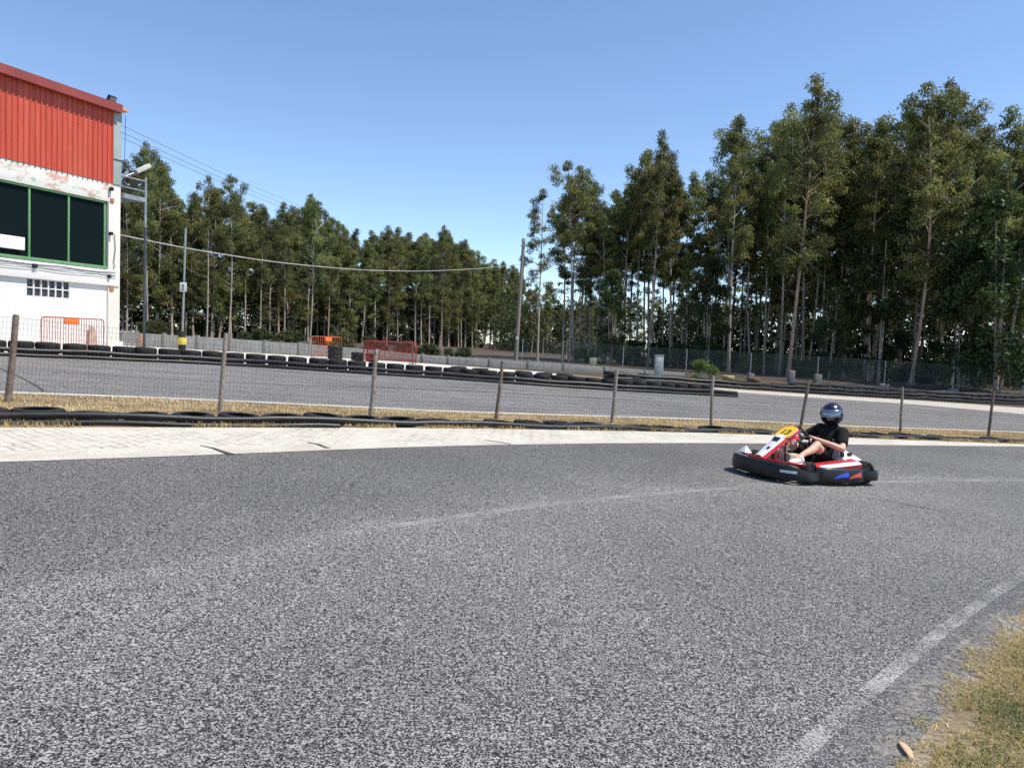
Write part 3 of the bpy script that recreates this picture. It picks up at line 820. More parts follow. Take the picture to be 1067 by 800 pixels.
# white board fixed across the left bays
s0 = fl(25.5, 250, .1)[0]; zs1 = (fl(25, 247.5, .1)[1] + fl(0, 244, .1)[1]) / 2; zs0 = (fl(25, 261, .1)[1] + fl(0, 257.5, .1)[1]) / 2
m = MB(); fbox(m, s0, s0 + 2.4, zs0, zs1, .02, .12); m.build('white_board', mottled('board_white', (0.78, 0.77, 0.73), .04, 2), bld, bevel=0.008)
# glass block window: two rows of six
gw = empty('block_window', (0, 0, 0)); gw.parent = bld
m = MB(); n = 6; du = (ub - ua) / n; dz = (zc1 - zc0) / 2
for k in range(n + 1): fbox(m, ua + k * du - .018, ua + k * du + .018, zc0, zc1, -.12, .004)
for k in range(3): fbox(m, ua - .018, ub + .018, zc0 + k * dz - .016, zc0 + k * dz + .016, -.121, .002)
m.build('frame', M['white'], gw)
for k in range(n):
    for j in range(2):
        m = MB(); fbox(m, ua + k * du + .02, ua + (k + 1) * du - .02, zc0 + j * dz + .018, zc0 + (j + 1) * dz - .018, -.11, -.05)
        m.build('glass_block', mottled('block_glass', (0.035, 0.042, 0.05), .4, 5, .15) if (k, j) == (0, 0) else bpy.data.materials['block_glass'], gw, bevel=0.01)
# cables sagging under the sill, junction boxes
for k in range(3):
    m = MB(); pts = []
    for i in range(25):
        t = i / 24; u = .15 + t * 5.5
        pts.append((u, .115 + .01 * k, z_wb - .16 - .05 * k - .035 * abs(math.sin(t * 9 + k)) - (.03 if k == 2 else 0)))
    m.tube(pts, .009, 6); m.build('cable', M['galv_dark'], bld, smooth=True)
for px, py, w, h in ((36, 277, .12, .12), (113.5, 288, .1, .1), (116, 197, .1, .12), (115.5, 243.5, .10, .10)):
    u, z = fl(px, py, .12); m = MB(); m.box((u, .13, z), (w, .10, h)); m.build('junction_box', M['black_paint'], bld, bevel=0.01)
u, z = fl(36, 277, .12); m = MB(); m.tube([(u, .11, z), (u, .012, z - .3), (u, .012, zc1 + .02)], .007, 6); m.build('cable', M['black_paint'], bld)
m = MB(); u, z = fl(119.5, 244, .1); pts = [(u, .1, z), (u - .04, .09, z - .5), (u + .02, .09, z - .9), (u - .02, .1, z - 1.0), (u + .05, .09, z - 1.15)]
m.tube(pts, .012, 6); m.build('cable', M['galv_dark'], bld)
m = MB(); u, z = fl(116, 300, .06); m.box((u, .075, z), (.14, .03, .2)); m.build('exposed_brick', mottled('brick_patch', (0.42, 0.17, 0.10), .3, 12, .9), bld, bevel=0.03)
u, z = fl(116.5, 209, .06); m = MB(); m.box((u, .075, z), (.14, .03, .14)); m.build('exposed_brick', bpy.data.materials['brick_patch'], bld, bevel=0.03)
# dull brown board leaning at the wall foot behind the barrier
u, z = fl(100, 349, .3); m = MB(); m.prism([(u - .16, .22, 0.12), (u + .16, .22, 0.12), (u + .07, .08, z + .28), (u - .12, .08, z + .22)], (0, .03, 0))
o = m.build('leaning_board', mottled('old_board', (0.46, 0.34, 0.26), .3, 6, .8)); o.matrix_world = bld.matrix_basis.copy() @ o.matrix_world
tag(o, 'small brown board leaning on the white wall behind the pale red barrier', 'board')

# ------------------------------------------------------------------ steel balcony with floodlight behind the building corner
def L2W(u, f, z): 
    p = Vector((c0.x, c0.y, 0)) + cd * u + cn * f; return Vector((p.x, p.y, BZ + z))
bal = empty('steel_balcony', L2W(-.1, -.4, 0), bld.rotation_euler.z); tag(bal, 'steel balcony with rails on a dark pole behind the building corner', 'balcony')
zf = fl(124, 203)[1]; zr = fl(122, 189.5)[1]
EX = -0.93                                          # how far it reaches beyond the end wall
m = MB(); m.box((EX / 2 - .03, -.3, zf + .02), (-EX, 1.5, .10)); m.build('platform', M['galv_dark'], bal)
m = MB(); m.bar((0, .46, zf + .0), (EX, .46, zf - .0), .05, .14); m.build('edge_beam', M['galv'], bal)
for f in (.44, -1.0):
    for k, h in enumerate((.28, .62)):
        m = MB(); m.tube([(.05, f, zf + h), (EX, f, zf + h)], .022, 8); m.build('rail', M['galv'], bal, smooth=True)
    for u in ((EX,) if f > 0 else (EX, EX / 2, 0)):
        m = MB(); m.tube([(u, f, zf), (u, f, zf + .65)], .025, 8); m.build('rail_post', M['galv'], bal, smooth=True)
for h in (.15, .32, .48, .62):
    m = MB(); m.tube([(EX, -1.0, zf + h), (EX, .44, zf + h)], .02, 8); m.build('rail', M['galv_dark'], bal, smooth=True)
m = MB(); m.tube([(.1, .3, zf + .45), (-.4, .2, zf + .85)], .02, 8); m.build('brace', M['galv'], bal, smooth=True)
m = MB(); m.tube([(EX, .44, 0), (EX, .44, zf - .9)], .045, 10); m.build('pole', M['galv_dark'], bal, smooth=True)
m = MB(); m.tube([(EX, .44, zf - .9), (EX, .44, zf + .74)], .043, 10); m.build('pole', M['galv'], bal, smooth=True)
lt = empty('lamp', (0, 0, 0)); lt.parent = bal
lc = Vector((EX + .05, .30, zf + 1.03))
m = MB(); m.bar(lc + Vector((.24, .0, -.15)), lc + Vector((-.20, .12, .15)), .26, .14); m.build('lamp_head', mottled('lamp_white', (0.50, 0.50, 0.47), .08), lt, bevel=0.03)
m = MB(); m.tube([(-.05, .1, zf + .5), lc + Vector((.2, 0, -.14))], .025, 8); m.build('lamp_arm', M['galv'], lt, smooth=True)
m = MB(); m.tube([(.1, .05, zf + 1.0), lc + Vector((.1, 0, -.16))], .018, 8); m.build('lamp_stay', M['galv_dark'], lt, smooth=True)
# short pale gate beside the corner
gq = at(130, 362, 29); gx = empty('garden_gate', gp(gq.x, 29)); tag(gx, 'low pale metal gate between the building corner and the grey wall', 'gate')
gh = at(130, 339, 29).z - gz(gq.x, 29)
for k in range(6):
    m = MB(); m.bar((-.45 + k * .18, 0, 0), (-.45 + k * .18, 0, gh * (1.0 if k % 2 else .85)), .03, .03); m.build('bar', M['galv'], gx)
for h in (.25, .75):
    m = MB(); m.bar((-.5, .03, gh * h), (.5, .03, gh * h), .05, .03); m.build('rail', mottled('pale_rail', (.6, .6, .58), .1) if h == .25 else bpy.data.materials['pale_rail'], gx)
m = MB(); m.box((.62, 0, gh * .33), (.2, .2, gh * .66)); m.build('gate_post', mottled('brick_pier', (.36, .22, .16), .3, 8, .9, dirt=(.4, .38, .35)), gx, bevel=0.02)

# ------------------------------------------------------------------ sign pole with striped foot
Yp = 25.6; q = at(189.6, 366, Yp); g0 = gz(q.x, Yp); top = at(193.5, 238, Yp)
sp = empty('sign_pole', (q.x, Yp, g0)); tag(sp, 'thin grey pole with a small white sign and a black and yellow foot', 'sign pole')
lean = Vector((top.x - q.x, 0, top.z - g0))
m = MB(); m.tube([(0, 0, .1), lean], .034, 10); m.build('pole', M['galv'], sp, smooth=True)
fr = .13
zt = at(190, 345, Yp).z - g0; zy1 = at(190, 351.5, Yp).z - g0; zy0 = at(190, 359, Yp).z - g0
m = MB(); m.lathe([(fr * .92, 0), (fr * .92, zy0)], n=20); m.lathe([(fr * .92, zy1), (fr * .92, zt - .02), (fr * .8, zt)], n=20); m.build('foot', M['rubber'], sp, smooth=True)
m = MB(); m.lathe([(fr * 1.03, zy0), (fr * 1.06, zy0 + .01), (fr * 1.06, zy1 - .01), (fr * 1.03, zy1)], n=20); m.build('yellow_band', mottled('yellow_band', (.62, .50, .06), .12, 9, .6), sp, smooth=True)
sc_ = at(191.6, 299.3, Yp) - Vector((q.x, Yp, g0))
m = MB(); m.box(sc_ + Vector((0, -.05, 0)), (.225, .012, .30)); sg = m.build('sign', mottled('sign_white', (.74, .74, .74), .05), sp, bevel=0.004)
m = MB(); gy = -.0585
for dx, dz, w, h in ((-.012, .075, .075, .022), (-.04, .04, .022, .07), (.022, .04, .022, .07), (-.012, .012, .06, .018), (-.012, -.045, .02, .08), (-.035, -.095, .03, .03), (.015, -.095, .03, .03), (-.012, -.075, .085, .016)):
    m.box(sc_ + Vector((dx, gy, dz)), (w, .004, h))
m.build('symbol', mottled('sign_ink', (.10, .10, .14), .1), sg)

# ------------------------------------------------------------------ leaning timber utility pole
Yu = 52.5; q = at(537, 382.5, Yu); g0 = gz(q.x, Yu); top = at(545.6, 252, Yu)
up = empty('utility_pole', (q.x, Yu, g0)); tag(up, 'tall timber utility pole leaning right, carrying the white cable', 'utility pole')
tv = Vector((top.x - q.x, 0, top.z - g0))
m = MB(); m.tube([tv * t for t in (-.03, .3, .6, .9, 1.0)], [.15, .14, .125, .11, .108], 12); m.build('pole', M['wood_grey'], up, smooth=True)
m = MB(); m.tube([tv + Vector((0, 0, -.02)), tv + Vector((0, 0, .22))], [.15, .13], 10); m.tube([tv * .97 + Vector((-.2, -.1, 0)), tv * .97 + Vector((.2, -.1, .03))], .04, 8); m.build('insulator_cap', M['galv'], up, smooth=True)
m = MB(); m.box(tv * .22 + Vector((0, -.16, 0)), (.15, .05, .2)); m.build('plate', bpy.data.materials['sign_white'], up)
m = MB(); m.tube([tv * .9 + Vector((.12, -.05, 0)), tv * .5 + Vector((.14, -.05, 0)), tv * .0 + Vector((.17, -.05, 0))], .02, 6); m.build('down_cable', M['black_paint'], up)

def cable(name, px, Y0, Y1, r, mat, label, n=60):
    """a hanging line in the vertical plane between two depths"""
    pts = [Vector((x, y, 0)) for x, y in px]; cv = catmull(pts, sum((b - a).length for a, b in zip(pts, pts[1:])) / n)
    x0, x1 = px[0][0], px[-1][0]; m = MB(); out = []
    for p in cv:
        t = (p.x - x0) / (x1 - x0); out.append(at(p.x, p.y, 1 / ((1 - t) / Y0 + t / Y1)))
    m.tube(out, r, 6); o = m.build(name, mat, smooth=True); tag(o, label, 'cable'); return o
M['cable_white'] = mottled('white_cable', (.40, .395, .38), .15, 1.5, .6)
M['cable_far'] = mottled('grey_line', (.20, .22, .25), .1, 1, .6)
cable('white_cable', [(121, 244), (191, 258), (255, 268.5), (300, 274.5), (363, 280.3), (410, 282.3), (450, 282.3), (500, 279.8), (541.5, 275.5)], L2W(0, .1, 0).y, Yu, .018, M['cable_white'], 'thick white cable sagging from the building corner to the utility pole')
for k, (a, b, mid) in enumerate((((118, 126.5), (345, 228), 0), ((118, 134), (345, 232), 0), ((118, 139.5), (345, 236), 0))):
    cable('power_line', [a, ((a[0] + b[0]) / 2, (a[1] + b[1]) / 2 + 3.0), b], 48, 130, .018, M['cable_far'], ('topmost of the three thin power lines above the left grove', 'middle one of the three thin power lines above the left grove', 'lowest of the three thin power lines above the left grove')[k])

# ------------------------------------------------------------------ crowd barriers
def crowd_barrier(loc, rz, L, H, mat, label, plate=None, tilt=0, nb=18, r=.019):
    o = empty('crowd_barrier', loc, rz); o.rotation_euler.y = tilt; tag(o, label, 'barrier', 'steel crowd barriers')
    m = MB(); c = .10; zb = .17
    path = []
    for cx, cz, a0 in ((L / 2 - c, H - c, 0), (-L / 2 + c, H - c, 90)):
        path += [Vector((cx + c * math.cos(R(a0 + k * 18)), 0, cz + c * math.sin(R(a0 + k * 18)))) for k in range(6)]
    m.tube([Vector((L / 2, 0, 0))] + path + [Vector((-L / 2, 0, 0))], r, 8)
    m.tube([Vector((-L / 2, 0, zb)), Vector((L / 2, 0, zb))], r, 8)
    m.build('frame', mat, o, smooth=True)
    m = MB()
    for k in range(1, nb):
        x = -L / 2 + L * k / nb; m.tube([(x, 0, zb), (x, 0, H)], r * .5, 6)
    m.build('bars', mat, o, smooth=True)
    for s in (-1, 1):
        m = MB(); m.bar((s * (L / 2 - .12), -.28, .02), (s * (L / 2 - .12), .28, .02), .04, .025); m.bar((s * (L / 2 - .12), -.0, .02), (s * (L / 2 - .12), 0, .17), .03, .03); m.build('foot', mat, o)
    if plate:
        w, h, x, mt = plate; m = MB(); m.box((x, 0, H - h / 2 - .02), (w, .045, h)); m.build('plate', mt, o, bevel=0.006)
    return o
M['pinkred'] = mottled('faded_red_paint', (.40, .15, .13), .15, 5, .5)
M['oxred'] = mottled('oxide_red_paint', (.20, .022, .018), .2, 5, .5)
M['orange'] = mottled('orange_plate', (.78, .16, .02), .08, 6, .5)
M['orangered'] = mottled('orange_red_paint', (.42, .07, .025), .15, 5, .5)
# A: in front of the building
u0, zA0 = fl(43, 357, .7); u1, _ = fl(108, 360, .7); zt = (fl(50, 329, .7)[1] + fl(100, 333.5, .7)[1]) / 2
pA = L2W((u0 + u1) / 2, .7, 0); zA = gz(pA.x, pA.y) + .008
HA = zt + BZ - zA
crowd_barrier((pA.x, pA.y, zA), bld.rotation_euler.z + math.pi, abs(u0 - u1), HA, M['pinkred'], 'faded pinkish red crowd barrier with orange plate before the white wall', (.44, .17, -.08, M['orange']), nb=24)
# B: orange one beside the tyre stack
qB = ground_at(340, 373.5); a = at(329, 372, qB.y); hB = at(340, 351, qB.y).z - gz(qB.x, qB.y)
crowd_barrier(gp(qB.x, qB.y, .008), R(52), 1.75, hB, M['orangered'], 'short looking orange red barrier standing left of the tyre stack', (.36, .2, .1, M['orange']), nb=14)
# C: dark red pair forming one block
qC = ground_at(404, 379); hC = at(404, 356, qC.y).z - gz(qC.x, qC.y)
crowd_barrier(gp(qC.x, qC.y, .008), R(-6), 2.35, hC, M['oxred'], 'front dark red barrier of the pair right of the tyre stack', nb=20, r=.03)
crowd_barrier(gp(qC.x + .1, qC.y + .5, .008), R(-3), 2.35, hC * 1.0, M['oxred'], 'rear dark red barrier of the pair right of the tyre stack', (.5, .14, .1, M['black_paint']), nb=20, r=.03)
# ------------------------------------------------------------------ go-kart (local: +X forward, +Y its left side, Z up)
kp = ground_at(836, 497)
KART_RZ = math.atan2(-0.40, -0.915)
kart = empty('go_kart', gp(kp.x, kp.y, 0.012), 0)
kart.rotation_euler = (Matrix.Rotation(math.atan(-SLOPE), 3, 'Y') @ Matrix.Rotation(KART_RZ, 3, 'Z')).to_euler()
kart.scale = (.86, .86, .94)
tag(kart, 'red and white rental go-kart with black bumpers and yellow number plate, cornering', 'go-kart')
M['bumper'] = mottled('black_bumper_plastic', (0.010, 0.010, 0.011), 0.3, 6, 0.42, spec=.35, dirt=(0.06, 0.056, 0.05), dscale=5, damt=0.2)
M['kred'] = mottled('kart_red_plastic', (0.50, 0.022, 0.028), 0.12, 6, 0.3, coat=0.2, dirt=(0.35, 0.06, 0.05), dscale=8, damt=0.25)
M['kwhite'] = mottled('kart_white_plastic', (0.74, 0.74, 0.75), 0.06, 6, 0.35, dirt=(0.4, 0.38, 0.36), dscale=9, damt=0.35)
M['kyellow'] = mottled('plate_yellow', (0.80, 0.50, 0.015), 0.08, 6, 0.4)
M['kblue'] = mottled('sticker_blue', (0.03, 0.05, 0.45), 0.1, 6, 0.35)
M['ksred'] = mottled('sticker_red', (0.45, 0.05, 0.03), 0.1, 6, 0.35)
M['ksilver'] = mottled('sticker_silver', (0.50, 0.55, 0.60), 0.1, 6, 0.3)
M['steel'] = mottled('kart_steel', (0.30, 0.30, 0.31), 0.2, 8, 0.35, metal=0.85)
M['alu'] = mottled('engine_alloy', (0.42, 0.42, 0.42), 0.25, 10, 0.4, metal=0.8)
M['beige'] = mottled('tank_beige', (0.56, 0.49, 0.36), 0.12, 6, 0.45)
M['seat'] = mottled('seat_black', (0.014, 0.014, 0.015), 0.3, 8, 0.45)
def sweep(path, prof, closed=False):
    """profile (outward, z) swept along a plan path; the outward side is to the left of travel"""
    m = MB(); n = len(path); k = len(prof); vs = []
    for i, p in enumerate(path):
        a = path[i - 1] if (i or closed) else p; b = path[(i + 1) % n] if (i < n - 1 or closed) else p
        t = Vector((b[0] - a[0], b[1] - a[1], 0)).normalized(); nn = Vector((t.y, -t.x, 0))
        sc = p[2] if len(p) > 2 else 0
        for o, z in prof: vs.append(Vector((p[0], p[1], z + (sc * (z > .12)))) + nn * o)
    fs = [(i * k + j, ((i + 1) % n) * k + j, ((i + 1) % n) * k + (j + 1) % k, i * k + (j + 1) % k) for i in range(n if closed else n - 1) for j in range(k)]
    if not closed: fs += [tuple(range(k)), tuple((n - 1) * k + j for j in reversed(range(k)))]
    m.add(vs, fs); return m
def sm2(pts, step=.05):
    return [(p.x, p.y, p.z) for p in catmull([Vector((a[0], a[1], a[2] if len(a) > 2 else 0)) for a in pts], step)]
BP = [(-.02, .05), (.0, .04), (.032, .045), (.044, .065), (.05, .13), (.04, .205), (.030, .226), (.0, .232), (-.02, .222), (-.03, .15)]
half = [(.34, .60, -.075), (.50, .645, -.075), (.64, .64, -.045), (.78, .56, -.01), (.89, .40, .005), (.945, .20, .01), (.955, 0, .01)]
front = [(x, -y, z) for x, y, z in half] + [(x, y, z) for x, y, z in reversed(half[:-1])]
front = sm2(front)
sweep(front, BP).build('front_bumper', M['bumper'], kart, smooth=True, angle=50)
for s in (1, -1):
    sd_ = [(.33, .575), (.25, .655), (.10, .685), (-.15, .695), (-.34, .69), (-.44, .645)]
    path = sm2([(x, s * y, 0) for x, y in (sd_ if s > 0 else list(reversed(sd_)))])
    SP = [(-.03, .05), (0, .04), (.036, .045), (.045, .06), (.045, .12), (.028, .20), (.015, .215), (-.01, .22), (-.05, .20), (-.06, .1)]
    pod = sweep(path, SP).build('side_bumper', M['bumper'], kart, smooth=True, angle=50)
    # flash stickers on the outer face, following its curve
    for a0, a1, mt, nm in ((.14, -.11, 'kblue', 'blue_sticker'), (-.12, -.35, 'ksred', 'red_sticker')):
        m = MB(); n = 8; vs = []
        for i in range(n + 1):
            t = i / n; x = a0 + (a1 - a0) * t
            yy = .685 + (.10 - x) * .04 if x > -.15 else .695 - max(0, -.15 - x) * .03
            lo = .085 + .01 * math.sin(t * 3.1) + .03 * t; hi = .105 + .075 * t ** .6
            j = min(range(len(path)), key=lambda q: abs(path[q][0] - x)); yy = abs(path[j][1])
            for z in (lo, hi):
                o_ = .045 if z < .12 else .045 - .025 * (z - .12) / .095
                vs.append((x, s * (yy + o_ + .008), z))
        m.add(vs, [(2 * i, 2 * i + 2, 2 * i + 3, 2 * i + 1) for i in range(n)])
        m.build(nm, M[mt], pod, fix=False)
    # red pod cover with a white band
    prof = [(.31, .42, .205), (.31, .60, .215), (-.36, .665, .235), (-.42, .44, .27)]
    m = MB(); nxp = 10; vs = []
    rows = []
    for i in range(nxp + 1):
        t = i / nxp; x = .33 - .77 * t; zt = .205 + .075 * t
        rows.append([(x, s * (.36), zt + .012), (x, s * (.44 + .01 * t), zt + .035), (x, s * (.545 + .03 * t), zt + .018), (x, s * (.605 + .045 * math.sin(min(1, t * 1.3) * 1.6)), zt - .01), (x, s * (.60 + .045 * math.sin(min(1, t * 1.3) * 1.6)), zt - .06), (x, s * .36, zt - .05)])
    k = len(rows[0]); vs = [p for r_ in rows for p in r_]
    fs, mi = [], []
    for i in range(nxp):
        for j in range(k):
            fs.append((i * k + j, (i + 1) * k + j, (i + 1) * k + (j + 1) % k, i * k + (j + 1) % k)); mi.append(1 if j in (2,) and i >= 1 else 0)
    fs += [tuple(range(k)), tuple(nxp * k + j for j in range(k))]; mi += [0, 0]
    m.v, m.f, m.m = vs, fs, mi
    m.build('side_pod', [M['kred'], M['kwhite']], kart, smooth=True, angle=35)
rear = [(-.44, .635), (-.52, .675), (-.68, .675), (-.765, .60), (-.80, .40), (-.805, 0)]
rear = sm2([(x, y, 0) for x, y in rear] + [(x, -y, 0) for x, y in reversed(rear[:-1])])
sweep(rear, [(-.015, .07), (.015, .062), (.028, .07), (.032, .09), (.030, .165), (.022, .185), (.0, .19), (-.018, .18), (-.02, .12)]).build('rear_bumper', M['bumper'], kart, smooth=True, angle=50)
# floor and tubular chassis
m = MB(); m.box((.36, 0, .055), (.98, .56, .012)); m.build('floor_pan', M['alu'], kart)
m = MB()
for s in (1, -1): m.tube([(.86, s * .28, .07), (.45, s * .31, .07), (.1, s * .30, .07), (-.75, s * .33, .07)], .016, 8)
m.tube([(.86, -.28, .07), (.90, 0, .07), (.86, .28, .07)], .016, 8); m.tube([(-.3, -.32, .07), (-.3, .32, .07)], .016, 8)
m.tube([(-.58, -.56, .13), (-.58, .56, .13)], .02, 10)
m.build('chassis', M['steel'], kart, smooth=True)
# red nose deck between bumper and footwell, white fin on its far corner
m = MB(); inner = [(x - .045 * (1 if x > .8 else .4), y * .93) for x, y, z in front if x > .56]
n = len(inner); top = [(x, y, .262) for x, y in inner]; backr = [(.60 + .08 * math.cos(y * 2.4), y * .86, .225) for x, y in inner]
m.add(top + backr, [(i, i + 1, n + i + 1, n + i) for i in range(n - 1)])
o = m.build('nose_deck', M['kred'], kart, smooth=True); sl = o.modifiers.new('thick', 'SOLIDIFY'); sl.thickness = .02
m = MB(); m.add([(.90, -.24, .27), (.86, -.46, .26), (.70, -.44, .255), (.80, -.34, .36), (.74, -.26, .26)], [(0, 1, 3), (1, 2, 3), (2, 4, 3), (4, 0, 3), (0, 4, 2, 1)])
m.build('nose_fin', M['kwhite'], kart, bevel=0.012)
# white front panel with red sides rising to the plate
spine = [(.86, .265, .075), (.76, .33, .085), (.62, .43, .10), (.48, .535, .115), (.36, .55, .12), (.27, .56, .12)]
vs = []
for x, z, w in spine:
    for y, dz in ((-w - .028, -.045), (-w, -.002), (-w * .45, .016), (w * .45, .016), (w, -.002), (w + .028, -.045), (w * .7, -.034), (-w * .7, -.034)): vs.append((x, y, z + dz))
k = 8; m = MB(); fs, mi = [], []
for i in range(len(spine) - 1):
    for j in range(k):
        fs.append((i * k + j, i * k + (j + 1) % k, (i + 1) * k + (j + 1) % k, (i + 1) * k + j)); mi.append(0 if j in (1, 2, 3) else 1)
fs += [tuple(range(k)), tuple((len(spine) - 1) * k + j for j in range(k))]; mi += [1, 1]
m.v, m.f, m.m = vs, fs, mi
panel = m.build('front_panel', [M['kwhite'], M['kred']], kart, smooth=True, angle=30)
PR = Matrix.Rotation(R(31), 3, 'Y')
def squarish(x, y, z, kx, ky):
    r_ = math.hypot(x, y); c_, s_ = (x / r_, y / r_) if r_ > 1e-6 else (1, 0)
    return Vector((math.copysign(abs(c_) ** .68, c_) * r_ * kx, math.copysign(abs(s_) ** .68, s_) * r_ * ky, z))
pc = Vector((.38, 0, .56))
m = MB(); m.lathe([(.95, -.018), (1.03, -.006), (1.03, .012), (.98, .022), (.9, .024)], n=36)
m.v = [tuple(pc + PR @ squarish(x, y, z, .165, .150)) for x, y, z in m.v]; m.build('plate_rim', M['kred'], panel, smooth=True)
m = MB(); m.lathe([(.95, .020), (.95, .030)], n=36); m.v = [tuple(pc + PR @ squarish(x, y, z, .165, .150)) for x, y, z in m.v]; m.build('plate_border', M['kwhite'], panel)
m = MB(); m.lathe([(.90, .026), (.90, .034)], n=36); m.v = [tuple(pc + PR @ squarish(x, y, z, .168, .152)) for x, y, z in m.v]; m.build('number_plate', M['kyellow'], panel)
tc = bpy.data.curves.new('number', 'FONT'); tc.body = '13'; tc.size = .17; tc.align_x = 'CENTER'; tc.align_y = 'CENTER'; tc.extrude = .0015; tc.offset = .003
to = bpy.data.objects.new('number', tc); col.objects.link(to); bpy.context.view_layer.update()
nm_ = bpy.data.meshes.new_from_object(to.evaluated_get(bpy.context.evaluated_depsgraph_get())); bpy.data.objects.remove(to)
for v in nm_.vertices: v.co = pc + PR @ Vector((-v.co.y * .95 + .004, v.co.x, v.co.z + .0362))     # reads upright from the front
nm_.materials.clear(); nm_.materials.append(M['black_paint'])
no = bpy.data.objects.new('number', nm_); col.objects.link(no); no.parent = panel
m = MB(); m.box(Vector((.565, 0, .497)), (.07, .12, .006), Matrix.Rotation(R(38), 3, 'Y')); m.build('panel_sticker', M['black_paint'], panel)
m = MB(); m.box(Vector((.72, .03, .382)), (.04, .045, .006), Matrix.Rotation(R(36), 3, 'Y')); m.build('panel_sticker', M['black_paint'], panel)
m = MB(); m.tube([(.62, 0, .36), (.55, 0, .08)], .014, 8); m.tube([(.45, .06, .52), (.40, .05, .1)], .012, 8); m.build('panel_bracket', M['black_paint'], kart, smooth=True)
# silver sticker on the front bumper
m = MB(); vs = []
for i, p in enumerate([q for q in front if q[1] > .34 and .70 < q[0] < .87]):
    j = front.index(p); a, b = front[j - 1], front[j + 1]; t = Vector((b[0] - a[0], b[1] - a[1], 0)).normalized(); nn = Vector((t.y, -t.x, 0))
    for o_, z in ((.056, .135), (.054, .168)): vs.append(Vector((p[0], p[1], z)) + nn * o_)
m.add(vs, [(2 * i, 2 * i + 2, 2 * i + 3, 2 * i + 1) for i in range(len(vs) // 2 - 1)]); m.build('bumper_sticker', M['ksilver'], kart, fix=False)
# steering
SR = Matrix.Rotation(R(-52), 3, 'Y'); scn = Vector((.10, 0, .545))
wh = empty('steering_wheel', (0, 0, 0)); wh.parent = kart
m = MB(); m.tube([scn + SR @ Vector((.145 * math.cos(t), .145 * math.sin(t), 0)) for t in [2 * math.pi * i / 28 for i in range(28)]], .015, 10, closed=True); m.build('rim', M['seat'], wh, smooth=True)
m = MB()
for a in (90, 210, 330): m.bar(scn, scn + SR @ Vector((.14 * math.cos(R(a)), .14 * math.sin(R(a)), 0)), .03, .008)
m.lathe([(.045, -.015), (.045, .02), (.03, .025)], c=scn, rot=SR, n=16); m.build('spokes', M['alu'], wh)
m = MB(); m.tube([scn, (.46, 0, .12)], .012, 8); m.build('steering_column', M['steel'], kart, smooth=True)
# seat shell
m = MB(); nu, nv = 14, 14; vs = []
for i in range(nu + 1):
    t = i / nu
    if t < .45: x, z = .02 - .34 * (t / .45), .10 + .02 * (1 - t / .45) ** 2 * 3
    else:
        s_ = (t - .45) / .55; x, z = -.32 - .16 * s_ - .04 * math.sin(s_ * 3.1), .10 + .42 * s_ ** 1.15
    for j in range(nv + 1):
        a = -1 + 2 * j / nv; w = .225 * (1 - .12 * t)
        rise = abs(a) ** 3.2
        vs.append((x + (.16 * rise if t > .4 else 0.03 * rise), a * w, z + rise * (.17 if t < .45 else .17 * (1 - (t - .45) / .55) + .02)))
m.add(vs, [(i * (nv + 1) + j, (i + 1) * (nv + 1) + j, (i + 1) * (nv + 1) + j + 1, i * (nv + 1) + j + 1) for i in range(nu) for j in range(nv)])
o = m.build('seat', M['seat'], kart, smooth=True); sl = o.modifiers.new('thick', 'SOLIDIFY'); sl.thickness = .012
# tank, pedals
m = MB(); m.box((.30, .02, .19), (.20, .24, .25)); t_ = m.build('fuel_tank', M['beige'], kart, bevel=0.03)
m = MB(); m.lathe([(.035, 0), (.035, .03), (.02, .035)], c=(.30, .02, .315), n=14); m.build('cap', M['black_paint'], t_, smooth=True)
for s in (1, -1):
    m = MB(); m.tube([(.66, s * .17, .07), (.68, s * .17, .24)], .009, 8); m.box((.685, s * .17, .22), (.012, .07, .09)); m.build('pedal', M['steel'], kart)
# engine and white rear cover
m = MB(); m.box((-.42, -.36, .22), (.26, .22, .18))
for k in range(6): m.box((-.42, -.36, .325 + k * .018), (.20, .2, .008))
m.build('engine', M['alu'], kart, bevel=0.006)
m = MB(); m.lathe([(.09, 0), (.09, .08), (.06, .1)], c=(-.42, -.25, .24), rot=Matrix.Rotation(R(-90), 3, 'X'), n=18); m.build('air_filter', M['black_paint'], kart, smooth=True)
m = MB(); m.add([(-.34, .12, .27), (-.36, .40, .25), (-.72, .46, .27), (-.74, .12, .28), (-.42, .16, .44), (-.45, .26, .43), (-.68, .36, .315), (-.70, .14, .32)],
                [(0, 1, 2, 3), (4, 7, 6, 5), (0, 4, 5, 1), (1, 5, 6, 2), (2, 6, 7, 3), (3, 7, 4, 0)])
rc = m.build('rear_cover', M['kwhite'], kart, bevel=0.025)
for c_, s_ in (((-.52, .335, .355), (.07, .05, .04)), ((-.40, .32, .35), (.05, .04, .07))):
    m = MB(); m.box(c_, s_, Matrix.Rotation(R(20), 3, 'X')); m.build('cover_marking', M['black_paint'], rc, bevel=0.008)
m = MB(); m.tube([(-.30, .30, .10), (-.34, .27, .30), (-.42, .26, .36)], .014, 8); m.build('seat_stay', M['galv'], kart, smooth=True)
